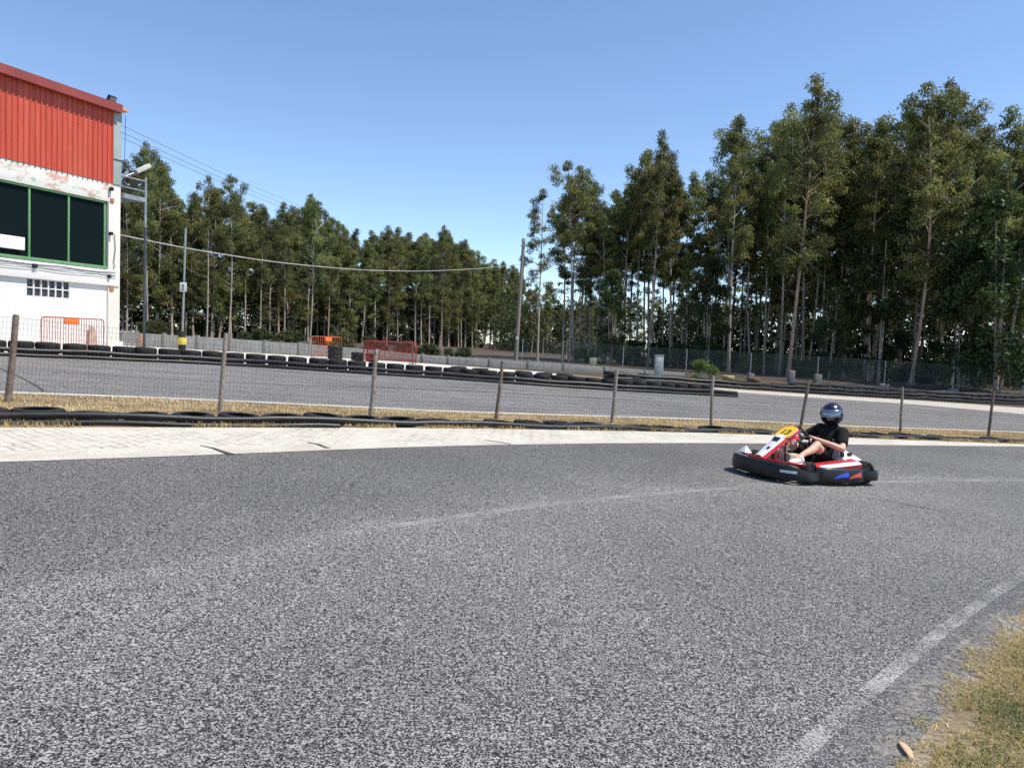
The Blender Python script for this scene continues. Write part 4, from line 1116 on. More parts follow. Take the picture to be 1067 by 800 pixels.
# wheels
def wheel(x, y, r, w, steer=0):
    wr = empty('wheel', (x, y, r)); wr.parent = kart; wr.rotation_euler = (0, 0, steer)
    RX = Matrix.Rotation(R(90), 3, 'X'); m = MB(); ri = r * .6
    m.lathe([(ri, -w * .42), (r * .72, -w / 2), (r * .94, -w * .46), (r, -w * .34), (r, w * .34), (r * .94, w * .46), (r * .72, w / 2), (ri, w * .42)], rot=RX, n=30, closed=True)
    m.build('tyre', M['rubber'], wr, smooth=True)
    m = MB(); m.lathe([(.0, -w * .1), (ri * .5, -w * .12), (ri * .8, -w * .3), (ri, -w * .42), (ri * 1.0, w * .42), (ri * .8, w * .3), (ri * .5, w * .12), (.0, w * .1)], rot=RX, n=24)
    for k in range(5):
        a = R(72 * k); m.tube([(ri * .55 * math.cos(a), -w * .15, ri * .55 * math.sin(a)), (ri * .55 * math.cos(a), w * .18, ri * .55 * math.sin(a))], .009, 6)
    m.build('rim', M['alu'], wr, smooth=True)
for s in (1, -1):
    wheel(.43, s * .53, .138, .12, R(14)); wheel(-.58, s * .55, .15, .17)

# ------------------------------------------------------------------ driver
drv = empty('person', kart.location, 0); drv.rotation_euler = kart.rotation_euler; drv.scale = (.92, .92, .94)
tag(drv, 'person in black t-shirt, shorts and dark blue helmet driving the kart', 'person')
M['skin'] = mottled('skin', (0.56, 0.33, 0.24), 0.10, 12, 0.5, spec=0.4)
M['tshirt'] = mottled('black_cotton', (0.012, 0.012, 0.013), 0.3, 20, 0.9, spec=0.2, bump=0.2, bscale=300)
M['shorts'] = mottled('black_shorts', (0.010, 0.009, 0.011), 0.3, 20, 0.85, spec=0.2)
M['shoe'] = mottled('white_shoe', (0.72, 0.72, 0.72), 0.06, 15, 0.6, dirt=(.4, .38, .35), dscale=14, damt=.3)
M['shoe2'] = mottled('grey_sole', (0.10, 0.10, 0.105), 0.2, 15, 0.7)
M['helmet'] = mottled('helmet_navy', (0.009, 0.010, 0.036), 0.15, 4, 0.24, coat=0.35)
M['helmet_black'] = mottled('helmet_black', (0.010, 0.010, 0.013), 0.15, 4, 0.3)
M['visor'] = mottled('mirror_visor', (0.22, 0.25, 0.30), 0.08, 4, 0.2, metal=0.7)
def remeshed(m, name, mat, parent, voxel, sm_it=6):
    o = m.build(name, mat, parent, fix=False)
    rm = o.modifiers.new('r', 'REMESH'); rm.mode = 'VOXEL'; rm.voxel_size = voxel; rm.use_smooth_shade = True
    s_ = o.modifiers.new('s', 'SMOOTH'); s_.iterations = sm_it; s_.factor = .5
    bpy.context.view_layer.update()
    dg = bpy.context.evaluated_depsgraph_get()
    me = bpy.data.meshes.new_from_object(o.evaluated_get(dg)); o.modifiers.clear(); o.data = me
    if not me.materials: me.materials.append(mat)
    for p in me.polygons: p.use_smooth = True
    return o
def limb(m, joints, n=14, sub=5):
    """tapering limb through (point, radius) joints, rounded at both ends"""
    pts = [Vector(p) for p, r in joints]; rs = [r for p, r in joints]
    P, RR = [], []
    for i in range(len(pts) - 1):
        for k in range(sub):
            t = k / sub; P.append(pts[i].lerp(pts[i + 1], t)); RR.append(rs[i] + (rs[i + 1] - rs[i]) * t)
    P.append(pts[-1]); RR.append(rs[-1])
    m.tube(P, RR, n)
    for p, r in joints: m.ellipsoid(p, (r, r, r), 12, 8)
LH, LK, LA = (-.30, .10, .215), (.10, .30, .465), (.47, .40, .325)
RH, RK, RA = (-.30, -.10, .215), (.14, -.19, .44), (.50, -.17, .19)
LS, LE, LW = (-.46, .20, .625), (-.27, .385, .43), (-.01, .185, .53)
RS, RE, RW = (-.44, -.20, .635), (-.19, -.34, .46), (.06, -.165, .555)
b = MB()
for H_, K_, A_ in ((LH, LK, LA), (RH, RK, RA)):
    H_, K_, A_ = Vector(H_), Vector(K_), Vector(A_)
    limb(b, [(H_, .085), (H_.lerp(K_, .55), .072), (K_, .056), (K_.lerp(A_, .32) + Vector((-.012, 0, -.014)), .054), (K_.lerp(A_, .75), .037), (A_, .034)])
    limb(b, [(A_, .034), (A_ + Vector((.06, 0, -.03)), .032)], 10, 2)
def hand(b, W, E, side):
    """palm and five fingers closed on the wheel rim"""
    W, E = Vector(W), Vector(E); f = (W - E).normalized(); across = f.cross(Vector((0, 0, 1))).normalized() * side
    upv = across.cross(f).normalized() * side; upv = upv if upv.z > 0 else -upv
    palm = W + f * .045
    b.tube([W, W + f * .03, W + f * .075], [(.026, .02), (.036, .02), (.036, .017)], 12)
    for k, ln in enumerate((.85, 1.0, .95, .75)):
        root = W + f * .075 + across * (.027 - .018 * k)
        p1 = root + f * .028 * ln + upv * .008; p2 = p1 + f * .012 - upv * .026 * ln; p3 = p2 - f * .020 * ln - upv * .010
        limb(b, [(root - f * .012, .0095), (p1, .009), (p2, .0085), (p3, .0075)], 8, 2)
    th = W + f * .025 + across * .032
    limb(b, [(th - across * .012, .011), (th + across * .016 + f * .022, .010), (th + across * .006 + f * .045 - upv * .012, .0085)], 8, 2)
for S_, E_, W_, sd2 in ((LS, LE, LW, 1), (RS, RE, RW, -1)):
    S_, E_, W_ = Vector(S_), Vector(E_), Vector(W_)
    limb(b, [(S_, .056), (S_.lerp(E_, .5), .050), (E_, .041), (E_.lerp(W_, .3), .042), (E_.lerp(W_, .75), .030), (W_, .025)])
    hand(b, W_, E_, sd2)
HC = Vector((-.42, .01, .845))
b.tube([(-.31, 0, .2), (-.37, 0, .35), (-.44, 0, .51), (-.46, 0, .62), (-.46, 0, .68)], [(.13, .15), (.12, .145), (.115, .165), (.10, .18), (.06, .09)], 20)
limb(b, [((-.455, 0, .65), .06), ((-.44, .005, .77), .056)])
HR = Matrix.Rotation(R(-14), 3, 'Z') @ Matrix.Rotation(R(6), 3, 'Y')       # the head turns towards the apex
HR = Matrix.Rotation(R(14), 3, 'Z') @ Matrix.Rotation(R(8), 3, 'Y')
def hp(x, y, z): return HC + HR @ Vector((x, y, z))
b.ellipsoid(HC, (.092, .075, .115), 18, 12, HR); b.ellipsoid(hp(.03, 0, -.06), (.062, .056, .06), 14, 10, HR)
b.tube([hp(.088, 0, .012), hp(.104, 0, -.015), hp(.108, 0, -.028), hp(.092, 0, -.036)], [.008, .012, .014, .010], 8)   # nose
b.tube([hp(.085, -.022, -.062), hp(.093, 0, -.060), hp(.085, .022, -.062)], .008, 8)                                       # mouth
for s in (1, -1): b.ellipsoid(hp(-.005, s * .078, -.005), (.02, .010, .03), 8, 6, HR)
body = remeshed(b, 'body', M['skin'], drv, .0075, 4)
for s in (1, -1):
    m = MB(); m.ellipsoid(hp(.083, s * .031, .012), (.012, .013, .010), 10, 8); m.build('eye', mottled('eye_dark', (.05, .04, .035), .1, rough=.2) if s > 0 else bpy.data.materials['eye_dark'], drv, smooth=True)
# t-shirt over torso and upper arms
b = MB()
b.tube([(-.31, 0, .20), (-.335, 0, .28), (-.385, 0, .39), (-.44, 0, .51), (-.465, 0, .61), (-.465, 0, .68), (-.455, 0, .71), (-.445, 0, .75)], [(.155, .175), (.155, .175), (.145, .17), (.14, .19), (.12, .205), (.08, .125), (.068, .072), (.066, .066)], 24)
for S_, E_ in ((LS, LE), (RS, RE)):
    S_, E_ = Vector(S_), Vector(E_)
    limb(b, [(S_ + Vector((0, -.06 * (1 if S_.y > 0 else -1), .0)), .078), (S_, .079), (S_.lerp(E_, .45), .072)])
    b.tube([S_.lerp(E_, .40), S_.lerp(E_, .62), S_.lerp(E_, .74)], [.071, .070, .068], 16)
for k in range(10):     # a few soft folds
    a = Vector((-.26 + random.uniform(-.03, .03), random.uniform(-.16, .16), .25 + .03 * k)); b.ellipsoid(a - Vector((.02 + .012 * k, 0, 0)), (.03, .07, .014), 10, 6, Matrix.Rotation(random.uniform(-.6, .6), 3, 'X'))
remeshed(b, 'tshirt', M['tshirt'], drv, .011, 5)
b = MB()
b.tube([(-.39, 0, .17), (-.32, 0, .185), (-.23, 0, .20), (-.18, 0, .215)], [(.10, .16), (.12, .185), (.10, .18), (.06, .13)], 20)
for H_, K_ in ((LH, LK), (RH, RK)):
    H_, K_ = Vector(H_), Vector(K_)
    limb(b, [(H_, .10), (H_.lerp(K_, .45), .092)]); b.tube([H_.lerp(K_, .4), H_.lerp(K_, .62), H_.lerp(K_, .73)], [.091, .087, .082], 16)
remeshed(b, 'shorts', M['shorts'], drv, .011, 5)
# shoes
for nm, A_, d, mt, up_ in (('shoe', LA, Vector((.95, .12, -.10)), 'shoe', Vector((.1, 0, 1))), ('shoe', RA, Vector((.80, 0, .45)), 'shoe2', Vector((-.45, 0, .8)))):
    A_ = Vector(A_); d.normalize(); up_ = (up_ - d * up_.dot(d)).normalized()
    heel = A_ - up_ * .05 - d * .055
    b = MB(); b.tube([heel, heel + d * .03, heel + d * .10, heel + d * .18, heel + d * .235, heel + d * .262], [(.030, .036), (.040, .044), (.043, .043), (.049, .036), (.040, .026), (.016, .014)], 16)
    b.tube([A_ - up_ * .04, A_ + up_ * .012], [.047, .043], 14)
    sh = remeshed(b, nm, M[mt], drv, .008, 3)
    m = MB(); sidev = d.cross(up_).normalized(); s0 = heel - up_ * .042
    pl = [(-.02, .028), (.03, .038), (.10, .038), (.19, .046), (.245, .034), (.27, .012)]
    base = [s0 + d * a + sidev * w for a, w in pl] + [s0 + d * a - sidev * w for a, w in reversed(pl)]
    m.prism(base, up_ * .018); m.build('sole', M['kwhite'] if mt == 'shoe' else M['shoe'], sh, bevel=.004)
# full face helmet, eye port open under the raised mirror visor
hm = empty('helmet', (0, 0, 0)); hm.parent = drv
m = MB(); nu, nv = 40, 26; A3 = (.166, .146, .163); vs = []; keep = []
def hsurf(az, el, k=1.0):
    x, y, z = math.cos(el) * math.cos(az), math.cos(el) * math.sin(az), math.sin(el)
    fx = 1.0 + (.10 * max(0, x) ** 2 * (1 if el < 0 else .3) * (1 - abs(y) * .5))
    if el < -.5: z = z * .94
    return hp(A3[0] * x * k * fx, A3[1] * y * k, A3[2] * z * k + .008)
EL0, EL1, AZ1 = R(-22), R(24), R(68)
els = sorted(set([R(-74) + (R(90) - R(-74)) * i / nv for i in range(nv + 1)] + [EL0, EL1])); azs = sorted(set([2 * math.pi * j / nu for j in range(nu)] + [AZ1, 2 * math.pi - AZ1]))
ne, na = len(els), len(azs)
vs = [hsurf(a, e) for e in els for a in azs]
fs = []
for i in range(ne - 1):
    for j in range(na):
        e = (els[i] + els[i + 1]) / 2; a0 = azs[j]; a1 = azs[(j + 1) % na] if j < na - 1 else 2 * math.pi
        a = (a0 + a1) / 2; a = a if a < math.pi else a - 2 * math.pi
        if EL0 < e < EL1 and abs(a) < AZ1: continue
        fs.append((i * na + j, i * na + (j + 1) % na, (i + 1) * na + (j + 1) % na, (i + 1) * na + j))
m.add(vs, fs, 0)
m.m = [1 if sum(els[v // na] for v in f) / 4 < EL0 else 0 for f in fs]
sh = m.build('shell', [M['helmet'], M['helmet_black']], hm, smooth=True, angle=60); sl = sh.modifiers.new('thick', 'SOLIDIFY'); sl.thickness = .014; sl.offset = -1
m = MB(); n = 24; ne2 = 8; vs = []
for i in range(ne2 + 1):
    e = R(-6) + (R(31) - R(-6)) * i / ne2
    for j in range(n + 1): vs.append(hsurf(-R(82) + R(164) * j / n, e, 1.045))
m.add(vs, [(i * (n + 1) + j, i * (n + 1) + j + 1, (i + 1) * (n + 1) + j + 1, (i + 1) * (n + 1) + j) for i in range(ne2) for j in range(n)])
vz = m.build('visor', M['visor'], hm, smooth=True); sl = vz.modifiers.new('thick', 'SOLIDIFY'); sl.thickness = .004
for s in (1, -1):
    m = MB(); c_ = hsurf(s * R(84), R(8), 1.05); m.ellipsoid(c_, (.022, .008, .022), 12, 8); m.build('visor_pivot', M['helmet_black'], hm, smooth=True)
# ------------------------------------------------------------------ foliage
def np_mesh(name, V, nper, mat, tint, parent=None):
    """V: (faces*nper, 3) vertices, every nper of them one face"""
    nf = len(V) // nper
    me = bpy.data.meshes.new(name)
    me.vertices.add(len(V)); me.vertices.foreach_set('co', np.ascontiguousarray(V, dtype=np.float32).ravel())
    me.loops.add(len(V)); me.loops.foreach_set('vertex_index', np.arange(len(V), dtype=np.int32))
    me.polygons.add(nf); me.polygons.foreach_set('loop_start', np.arange(0, len(V), nper, dtype=np.int32))
    try: me.polygons.foreach_set('loop_total', np.full(nf, nper, dtype=np.int32))
    except Exception: pass
    at_ = me.attributes.new('tint', 'FLOAT', 'FACE'); at_.data.foreach_set('value', np.asarray(tint, dtype=np.float32))
    me.update(); me.validate(); me.materials.append(mat)
    o = bpy.data.objects.new(name, me); col.objects.link(o)
    if parent is not None: o.parent = parent
    return o
def unit(a): return a / np.maximum(1e-9, np.linalg.norm(a, axis=1, keepdims=True))
def leaves(C, L, W, droop=1.0, spread=.8):
    n = len(C)
    d = unit(rng.normal(size=(n, 3)) * spread + np.array([0, 0, -droop])); w = unit(np.cross(d, rng.normal(size=(n, 3))))
    ls = (L * rng.uniform(.6, 1.3, n))[:, None]; ws = (W * rng.uniform(.6, 1.3, n))[:, None]
    return np.stack([C, C + d * ls * .42 + w * ws / 2, C + d * ls, C + d * ls * .42 - w * ws / 2], 1).reshape(-1, 3)
def clump(c, r, n, flat=.8):
    p = unit(rng.normal(size=(n, 3))) * (rng.uniform(0.05, 1, n) ** .5)[:, None]
    return np.array(c) + p * np.array([r, r, r * flat])

M['bark'] = mottled('eucalyptus_bark', (0.34, 0.28, 0.22), 0.35, 1.3, 0.85, dirt=(0.52, 0.46, 0.38), dscale=1.8, damt=0.8)
M['bark_red'] = mottled('reddish_bark', (0.36, 0.24, 0.17), 0.35, 1.3, 0.85, dirt=(0.50, 0.41, 0.32), dscale=1.8, damt=0.8)
M['leaf'] = leaf_mat('eucalyptus_leaves', (0.064, 0.084, 0.026), (0.196, 0.222, 0.076), .45)
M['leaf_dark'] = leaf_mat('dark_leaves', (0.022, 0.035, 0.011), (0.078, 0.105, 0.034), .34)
M['leaf_bright'] = leaf_mat('young_leaves', (0.05, 0.10, 0.018), (0.13, 0.22, 0.05), .35)

def make_euc(seed, H=22.0, cb=.45, RW=2.2, nlimb=20, dens=170, lopsided=0, bark='bark', leaf='leaf'):
    """slender plantation eucalyptus: tall bare stem, crown of separate drooping clumps"""
    global rng
    rng = np.random.default_rng(seed); rd = random.Random(seed)
    root = empty('eucalyptus_tree')
    bend = [(rd.uniform(-.5, .5), rd.uniform(-.5, .5)) for _ in range(3)]
    def tp(t): return Vector((sum(b[0] * math.sin(t * (1.3 + 1.2 * i)) for i, b in enumerate(bend)), sum(b[1] * math.sin(t * (1.3 + 1.2 * i)) for i, b in enumerate(bend)), t * H))
    m = MB(); m.tube([tp(t / 16 * .97) for t in range(17)], [.095 * (1 - (t / 16) ** 1.2) + .02 + (.05 if t == 0 else 0) for t in range(17)], 8)
    Cs, Ts = [], []
    def put(c, r, n):
        n = int(n); Cs.append(clump(c, r, n, .85)); base = rd.uniform(.05, .85); Ts.append(np.clip(rng.normal(base, .22, n), 0, 1))
    for k in range(nlimb):
        h = cb + (.96 - cb) * ((k + rd.random()) / nlimb)
        f = (h - cb) / (1 - cb)
        prof = (math.sin(min(1, f * 1.7 + .35) * math.pi / 2)) * (1 - max(0, f - .55) / .45 * .6)
        Lb = RW * prof * rd.uniform(.45, 1.15)
        az = rd.uniform(0, 6.283) if not lopsided else rd.gauss(lopsided, 1.1)
        rise = rd.uniform(.5, 1.3)
        p0 = tp(h - .035 - .02 * f); dirv = Vector((math.cos(az), math.sin(az), rise))
        p1 = p0 + dirv * Lb * .55; p2 = p0 + Vector((math.cos(az) * Lb, math.sin(az) * Lb, Lb * rise * .85))
        m.tube([p0, p1, p2], [.045, .03, .012], 5)
        put(p2, rd.uniform(.45, .85), dens * rd.uniform(.7, 1.4))
        put(p2 + Vector((rd.uniform(-.35, .35), rd.uniform(-.35, .35), -rd.uniform(.5, 1.0))), rd.uniform(.3, .55), dens * rd.uniform(.3, .7))
        if rd.random() < .7: put(p1 + Vector((rd.uniform(-.3, .3), rd.uniform(-.3, .3), rd.uniform(-.2, .5))), rd.uniform(.35, .65), dens * rd.uniform(.4, .9))
        if f > .35 and rd.random() < .7: put(tp(h) + Vector((rd.uniform(-.3, .3), rd.uniform(-.3, .3), 0)), rd.uniform(.4, .7) * (1 - .3 * f), dens * .7)
    put(tp(.965), .6, dens); put(tp(.985), .4, dens * .5)
    # thin dead twigs and stray sprays on the bare stem
    for k in range(9):
        h = rd.uniform(.14, cb); az = rd.uniform(0, 6.283); Lb = rd.uniform(.5, 1.5); p0 = tp(h)
        p2 = p0 + Vector((math.cos(az) * Lb, math.sin(az) * Lb, Lb * rd.uniform(.2, .8))); m.tube([p0, p2], [.02, .007], 4)
        if rd.random() < .6: put(p2, rd.uniform(.25, .5), dens * .3)
    tr = m.build('trunk', M[bark], root, smooth=True, fix=False)
    C = np.concatenate(Cs); T = np.concatenate(Ts)
    np_mesh('crown', leaves(C, .27, .085, 1.0, .75), 4, M[leaf], T, root)
    root['H'] = H
    return root
def make_bushy(name, seed, H, RW, nclump, dens, leaf, zlo=.08, L=.30, W=.13, droop=.2, stems=4, bark='bark'):
    """leafy from near the ground up: saplings, acacias and shrubs"""
    global rng
    rng = np.random.default_rng(seed); rd = random.Random(seed)
    root = empty(name); m = MB(); Cs, Ts = [], []
    r0 = max(.015, H * .008)
    for s in range(stems):
        az = rd.uniform(0, 6.283); q = Vector((math.cos(az), math.sin(az), 0)) * RW * .35
        m.tube([Vector((0, 0, -.1)) + q * .1, q * .5 + Vector((0, 0, H * .4)), q + Vector((0, 0, H * .85))], [r0, r0 * .7, r0 * .3], 6)
    for k in range(nclump):
        f = rd.random(); z = H * (zlo + (1 - zlo) * f); prof = math.sin(math.pi * (.18 + .78 * f)) ** .7
        az = rd.uniform(0, 6.283); rr = RW * prof * math.sqrt(rd.random()) * .9
        r = RW * rd.uniform(.18, .34); n = int(dens * rd.uniform(.6, 1.3))
        Cs.append(clump((math.cos(az) * rr, math.sin(az) * rr, min(z, H - r * .5)), r, n)); Ts.append(np.clip(rng.normal(rd.uniform(.15, .75), .22, n), 0, 1))
    m.build('trunk' if H > 2 else 'stem', M[bark], root, smooth=True, fix=False)
    np_mesh('crown' if H > 2 else 'foliage', leaves(np.concatenate(Cs), L, W, droop, .9), 4, M[leaf], np.concatenate(Ts), root)
    root['H'] = H
    return root
EUC = [make_euc(101, cb=.46, RW=2.1, nlimb=24), make_euc(102, cb=.38, RW=1.9, nlimb=28, bark='bark_red'), make_euc(103, cb=.56, RW=2.3, nlimb=20), make_euc(104, cb=.44, RW=1.6, nlimb=24),
       make_euc(105, cb=.34, RW=2.1, nlimb=30, bark='bark_red'), make_euc(106, cb=.60, RW=1.9, nlimb=17), make_euc(107, cb=.26, RW=2.0, nlimb=36),
       make_euc(108, cb=.50, RW=1.8, nlimb=20, bark='bark_red'), make_euc(109, cb=.42, RW=2.2, nlimb=25), make_euc(110, cb=.52, RW=1.5, nlimb=18)]
LONE = make_euc(120, cb=.40, RW=2.0, nlimb=16, dens=170)
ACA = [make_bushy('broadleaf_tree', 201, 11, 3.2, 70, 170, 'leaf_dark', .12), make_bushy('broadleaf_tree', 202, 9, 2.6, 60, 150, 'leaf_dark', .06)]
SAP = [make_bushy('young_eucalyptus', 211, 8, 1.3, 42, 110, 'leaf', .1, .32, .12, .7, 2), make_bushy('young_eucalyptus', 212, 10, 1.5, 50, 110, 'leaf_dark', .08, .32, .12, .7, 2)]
SHR = [make_bushy('shrub', 221, 1.5, .9, 26, 120, 'leaf', .05, .16, .06, -.3, 6), make_bushy('shrub', 222, 1.9, 1.1, 30, 120, 'leaf_dark', .03, .18, .07, -.3, 6)]
BUSH = make_bushy('bush', 231, 1.25, .8, 20, 90, 'leaf_bright', .05, .15, .05, -.6, 8)
for o in EUC + ACA + SAP + SHR + [LONE, BUSH]: note_kids(o)
used = set()
rd = random.Random(42)
def plant(src, X, Y, H, label, cat, group=None, wide=1.0, lean=0.0, dz=-.05):
    if src.name not in used:
        used.add(src.name); o = src
    else: o = dup(src)
    for k in ('H',):
        if k in o: del o[k]
    h0 = HH[src.name]
    s = H / h0
    o.location = gp(X, Y, dz); o.rotation_euler = (0, lean, rd.uniform(0, 6.283)); o.scale = (s * wide, s * wide, s)
    if 'label' in o: del o['label']
    if 'group' in o: del o['group']
    tag(o, label, cat, group); return o
HH = {o.name: o['H'] for o in EUC + ACA + SAP + SHR + [LONE, BUSH]}
SKY = [(-60, 190), (60, 190), (118, 182), (140, 155), (157, 147), (175, 168), (182, 190), (215, 180), (240, 178), (250, 197), (275, 215), (290, 222), (300, 208), (325, 202), (345, 218), (355, 232), (375, 232), (395, 237), (415, 240), (430, 240), (450, 247), (465, 234), (480, 247), (500, 268), (520, 273), (540, 277), (553, 287), (562, 300), (575, 310),
       (577, 200), (590, 178), (600, 165), (615, 168), (628, 178), (640, 187), (655, 170), (670, 155), (686, 134), (700, 152), (715, 150), (728, 146), (745, 158), (760, 130), (773, 115), (785, 128), (795, 142), (805, 117), (820, 95), (838, 77), (855, 92), (870, 107), (890, 116), (905, 127), (920, 120), (940, 133), (950, 102), (965, 86), (985, 81), (1005, 86), (1020, 107), (1027, 155), (1036, 160), (1047, 127), (1060, 110), (1080, 105), (1140, 100)]
def sky_y(x):
    for (a, b), (c, d) in zip(SKY, SKY[1:]):
        if a <= x <= c: return b + (d - b) * (x - a) / max(1e-6, c - a)
    return SKY[0][1] if x < SKY[0][0] else SKY[-1][1]
def to_px(p):
    v = CR.transposed() @ (Vector(p) - Vector((0, 0, CAM_H)))
    return 533.5 + FPX * v.x / -v.z, 400 - FPX * v.y / -v.z
def limit_height(X, Y):
    """height at which a tree standing here reaches the skyline of its part of the grove"""
    g0 = gp(X, Y); h = 12
    for _ in range(6):
        x, y = to_px(g0 + Vector((0, 0, h))); yy = sky_y(x)
        h += (y - yy) * Y / FPX
        h = max(3, h)
    return h
def hero(px, py, Y, src, label, wide=1.0, lean=0.0, cat='tree'):
    top = at(px, py, Y); X = top.x - lean * 20; z0 = gz(X, Y)
    return plant(src, X, Y, top.z - z0, label, cat, None, wide, lean)
# individual trees that shape the skyline
hero(156, 147, 70, EUC[0], 'tallest eucalyptus of the left grove, rising behind the balcony lamp', .95)
hero(218, 180, 84, EUC[5], 'left of two loose crowned trees with sky under their crowns, above the sign pole', 1.05)
hero(241, 179, 86, EUC[2], 'right of two loose crowned trees with sky under their crowns, above the sign pole', 1.0)
hero(274, 213, 90, EUC[3], 'narrow eucalyptus with a small egg shaped crown on the left grove skyline', .9)
hero(326, 202, 92, EUC[0], 'broad round crowned eucalyptus on the left grove skyline, above the orange barrier', 1.3)
hero(299, 210, 95, EUC[3], 'smaller crown touching the left side of the broad round crowned eucalyptus', 1.1)
hero(464, 233, 118, EUC[1], 'pointed eucalyptus standing above its neighbours over the white cable', 1.0)
hero(558, 196, 66, LONE, 'lone thin leaning eucalyptus with ragged crown beside the utility pole', 1.25, -.035)
hero(601, 165, 74, EUC[2], 'round topped eucalyptus at the left end of the right grove', 1.15)
hero(686, 134, 72, EUC[0], 'pale wispy topped eucalyptus left of the middle of the right grove', .95)
hero(773, 114, 66, EUC[3], 'slim pale eucalyptus with pointed top left of the tallest tree', 1.0)
hero(838, 77, 60, EUC[1], 'tallest eucalyptus of all, dark pointed crown over the driver', 1.25)
hero(870, 106, 68, EUC[5], 'thin eucalyptus just right of the tallest tree, sky below its crown', .9)
hero(921, 119, 62, EUC[3], 'medium eucalyptus in the dip between the two tallest crowns', 1.15)
hero(968, 86, 58, EUC[4], 'second tallest eucalyptus, left half of the big flat topped crown', 1.2)
hero(997, 82, 60, EUC[0], 'second tallest eucalyptus, right half of the big flat topped crown', 1.15)
hero(1060, 108, 56, EUC[6], 'dense eucalyptus cut off by the right edge of the photo', 1.25)
hero(1052, 200, 54.8, ACA[0], 'dark dense broadleaf tree low at the right edge before the tall trunks', 1.15)
hero(1010, 255, 57.5, ACA[1], 'dark bushy tree under the big flat topped crown', 1.0)
hero(742, 268, 62, ACA[1], 'dark ivy like bushy tree among the trunks above the green bush', .75)
hero(868, 300, 60, ACA[0], 'dark leafy understorey tree behind the helmet', .7)
hero(925, 225, 61, SAP[1], 'mid height leafy young eucalyptus between the tall trunks right of the driver', 1.1, 0, 'tree')
hero(640, 282, 70, ACA[1], 'dark leafy young tree behind the fence left of the grey cabinet', .7)
# the plantation rows of the left grove
LEFT = 'eucalyptus of the left grove', 'slender eucalyptus in the close rows of the left grove'
A0, A1 = Vector((-56, 74, 0)), Vector((4.5, 225, 0)); dv = (A1 - A0).normalized(); nv = Vector((-dv.y, dv.x, 0))
for row in range(4):
    s = 0.0
    while s < (A1 - A0).length:
        p = A0 + dv * (s + rd.uniform(-1, 1)) + nv * (row * 3.6 + rd.uniform(-1.1, 1.1))
        s += 3.0 + s * .017 + (.8 if row else 0)
        px, _ = to_px(gp(p.x, p.y))
        if px < -25 or px < 118 and row > 1: continue
        if 203 < px < 262 and row > 1 and rd.random() < .6: continue
        h = limit_height(p.x, p.y) * (rd.uniform(.80, 1.0) if px < 400 else rd.uniform(.92, 1.04))
        plant(rd.choice([EUC[1], EUC[4], EUC[6], EUC[6], EUC[4], EUC[6], EUC[3], EUC[8], EUC[6]]), p.x, p.y, min(h, 27), LEFT[1], 'tree', LEFT[0], rd.uniform(1.15, 1.55) * (22 / max(13, min(h, 22))) ** .6)
# young growth along the foot of the left grove
s = 2
while s < (A1 - A0).length * .8:
    p = A0 + dv * s - nv * rd.uniform(-3, 1.2); s += 4.5 + s * .03
    px, _ = to_px(gp(p.x, p.y))
    if px > 100: plant(rd.choice(SAP), p.x, p.y, rd.uniform(4, 10), 'young leafy eucalyptus at the foot of the left grove', 'tree', 'young trees at the foot of the left grove', 1.0)
# rows of the right grove, thin at its left end where the sky shows between stems
RIGHT = 'eucalyptus of the right grove', 'tall thin trunked eucalyptus in the rows of the right grove'
B0, B1_ = Vector((4.6, 79, 0)), Vector((47, 55.5, 0)); dv = (B1_ - B0).normalized(); nv = Vector((-dv.y, dv.x, 0))
for row in range(5):
    s = rd.uniform(0, 1.5)
    while s < (B1_ - B0).length:
        p = B0 + dv * s + nv * (row * 3.2 + rd.uniform(-1.2, 1.2)); q = s / (B1_ - B0).length
        s += rd.uniform(1.3, 2.1) + (.5 if row > 2 else 0)
        px, _ = to_px(gp(p.x, p.y))
        if px < 584 or px > 1120: continue
        if q < .35 and row > 3: continue
        h = min(limit_height(p.x, p.y), 30) * (rd.uniform(.80, .98) if rd.random() < .8 else rd.uniform(.5, .75))
        src = rd.choice([EUC[0], EUC[2], EUC[5], EUC[3], EUC[7], EUC[9]]) if q < .4 else rd.choice([EUC[1], EUC[5], EUC[2], EUC[3], EUC[0], EUC[7], EUC[8], EUC[9], EUC[4]])
        plant(src, p.x, p.y, h, RIGHT[1], 'tree', RIGHT[0], rd.uniform(.95, 1.3))
for k in range(15):
    q = rd.uniform(.12, 1.0); p = B0 + (B1_ - B0) * q + nv * rd.uniform(-1, 9)
    plant(rd.choice(SAP), p.x, p.y, rd.uniform(3.5, 9) * (.6 if q < .35 else 1), 'young leafy eucalyptus among the trunks of the right grove', 'tree', 'young trees of the right grove', rd.uniform(.8, 1.2))
for k in range(30):
    q = rd.uniform(.05, 1.0); p = B0 + (B1_ - B0) * q + nv * rd.uniform(-2.5, 3)
    if p.y < 56.5: p.y = 56.5 + rd.random()
    plant(rd.choice(SHR), p.x, p.y, rd.uniform(1.0, 2.4), 'low shrub growing behind the chain link fence', 'shrub', 'shrubs behind the chain link fence', rd.uniform(.9, 1.5))
for k in range(22):
    x = rd.uniform(140, 520); t = (x - 128) / 587; Yw = 1 / ((1 - t) / 33 + t / 54) + rd.uniform(2.5, 9); p = at(x, 350, Yw)
    plant(SHR[1], p.x, p.y, rd.uniform(.5, 1.2), 'low shrub growing behind the grey concrete wall', 'shrub', 'shrubs behind the concrete wall', rd.uniform(.8, 1.4))
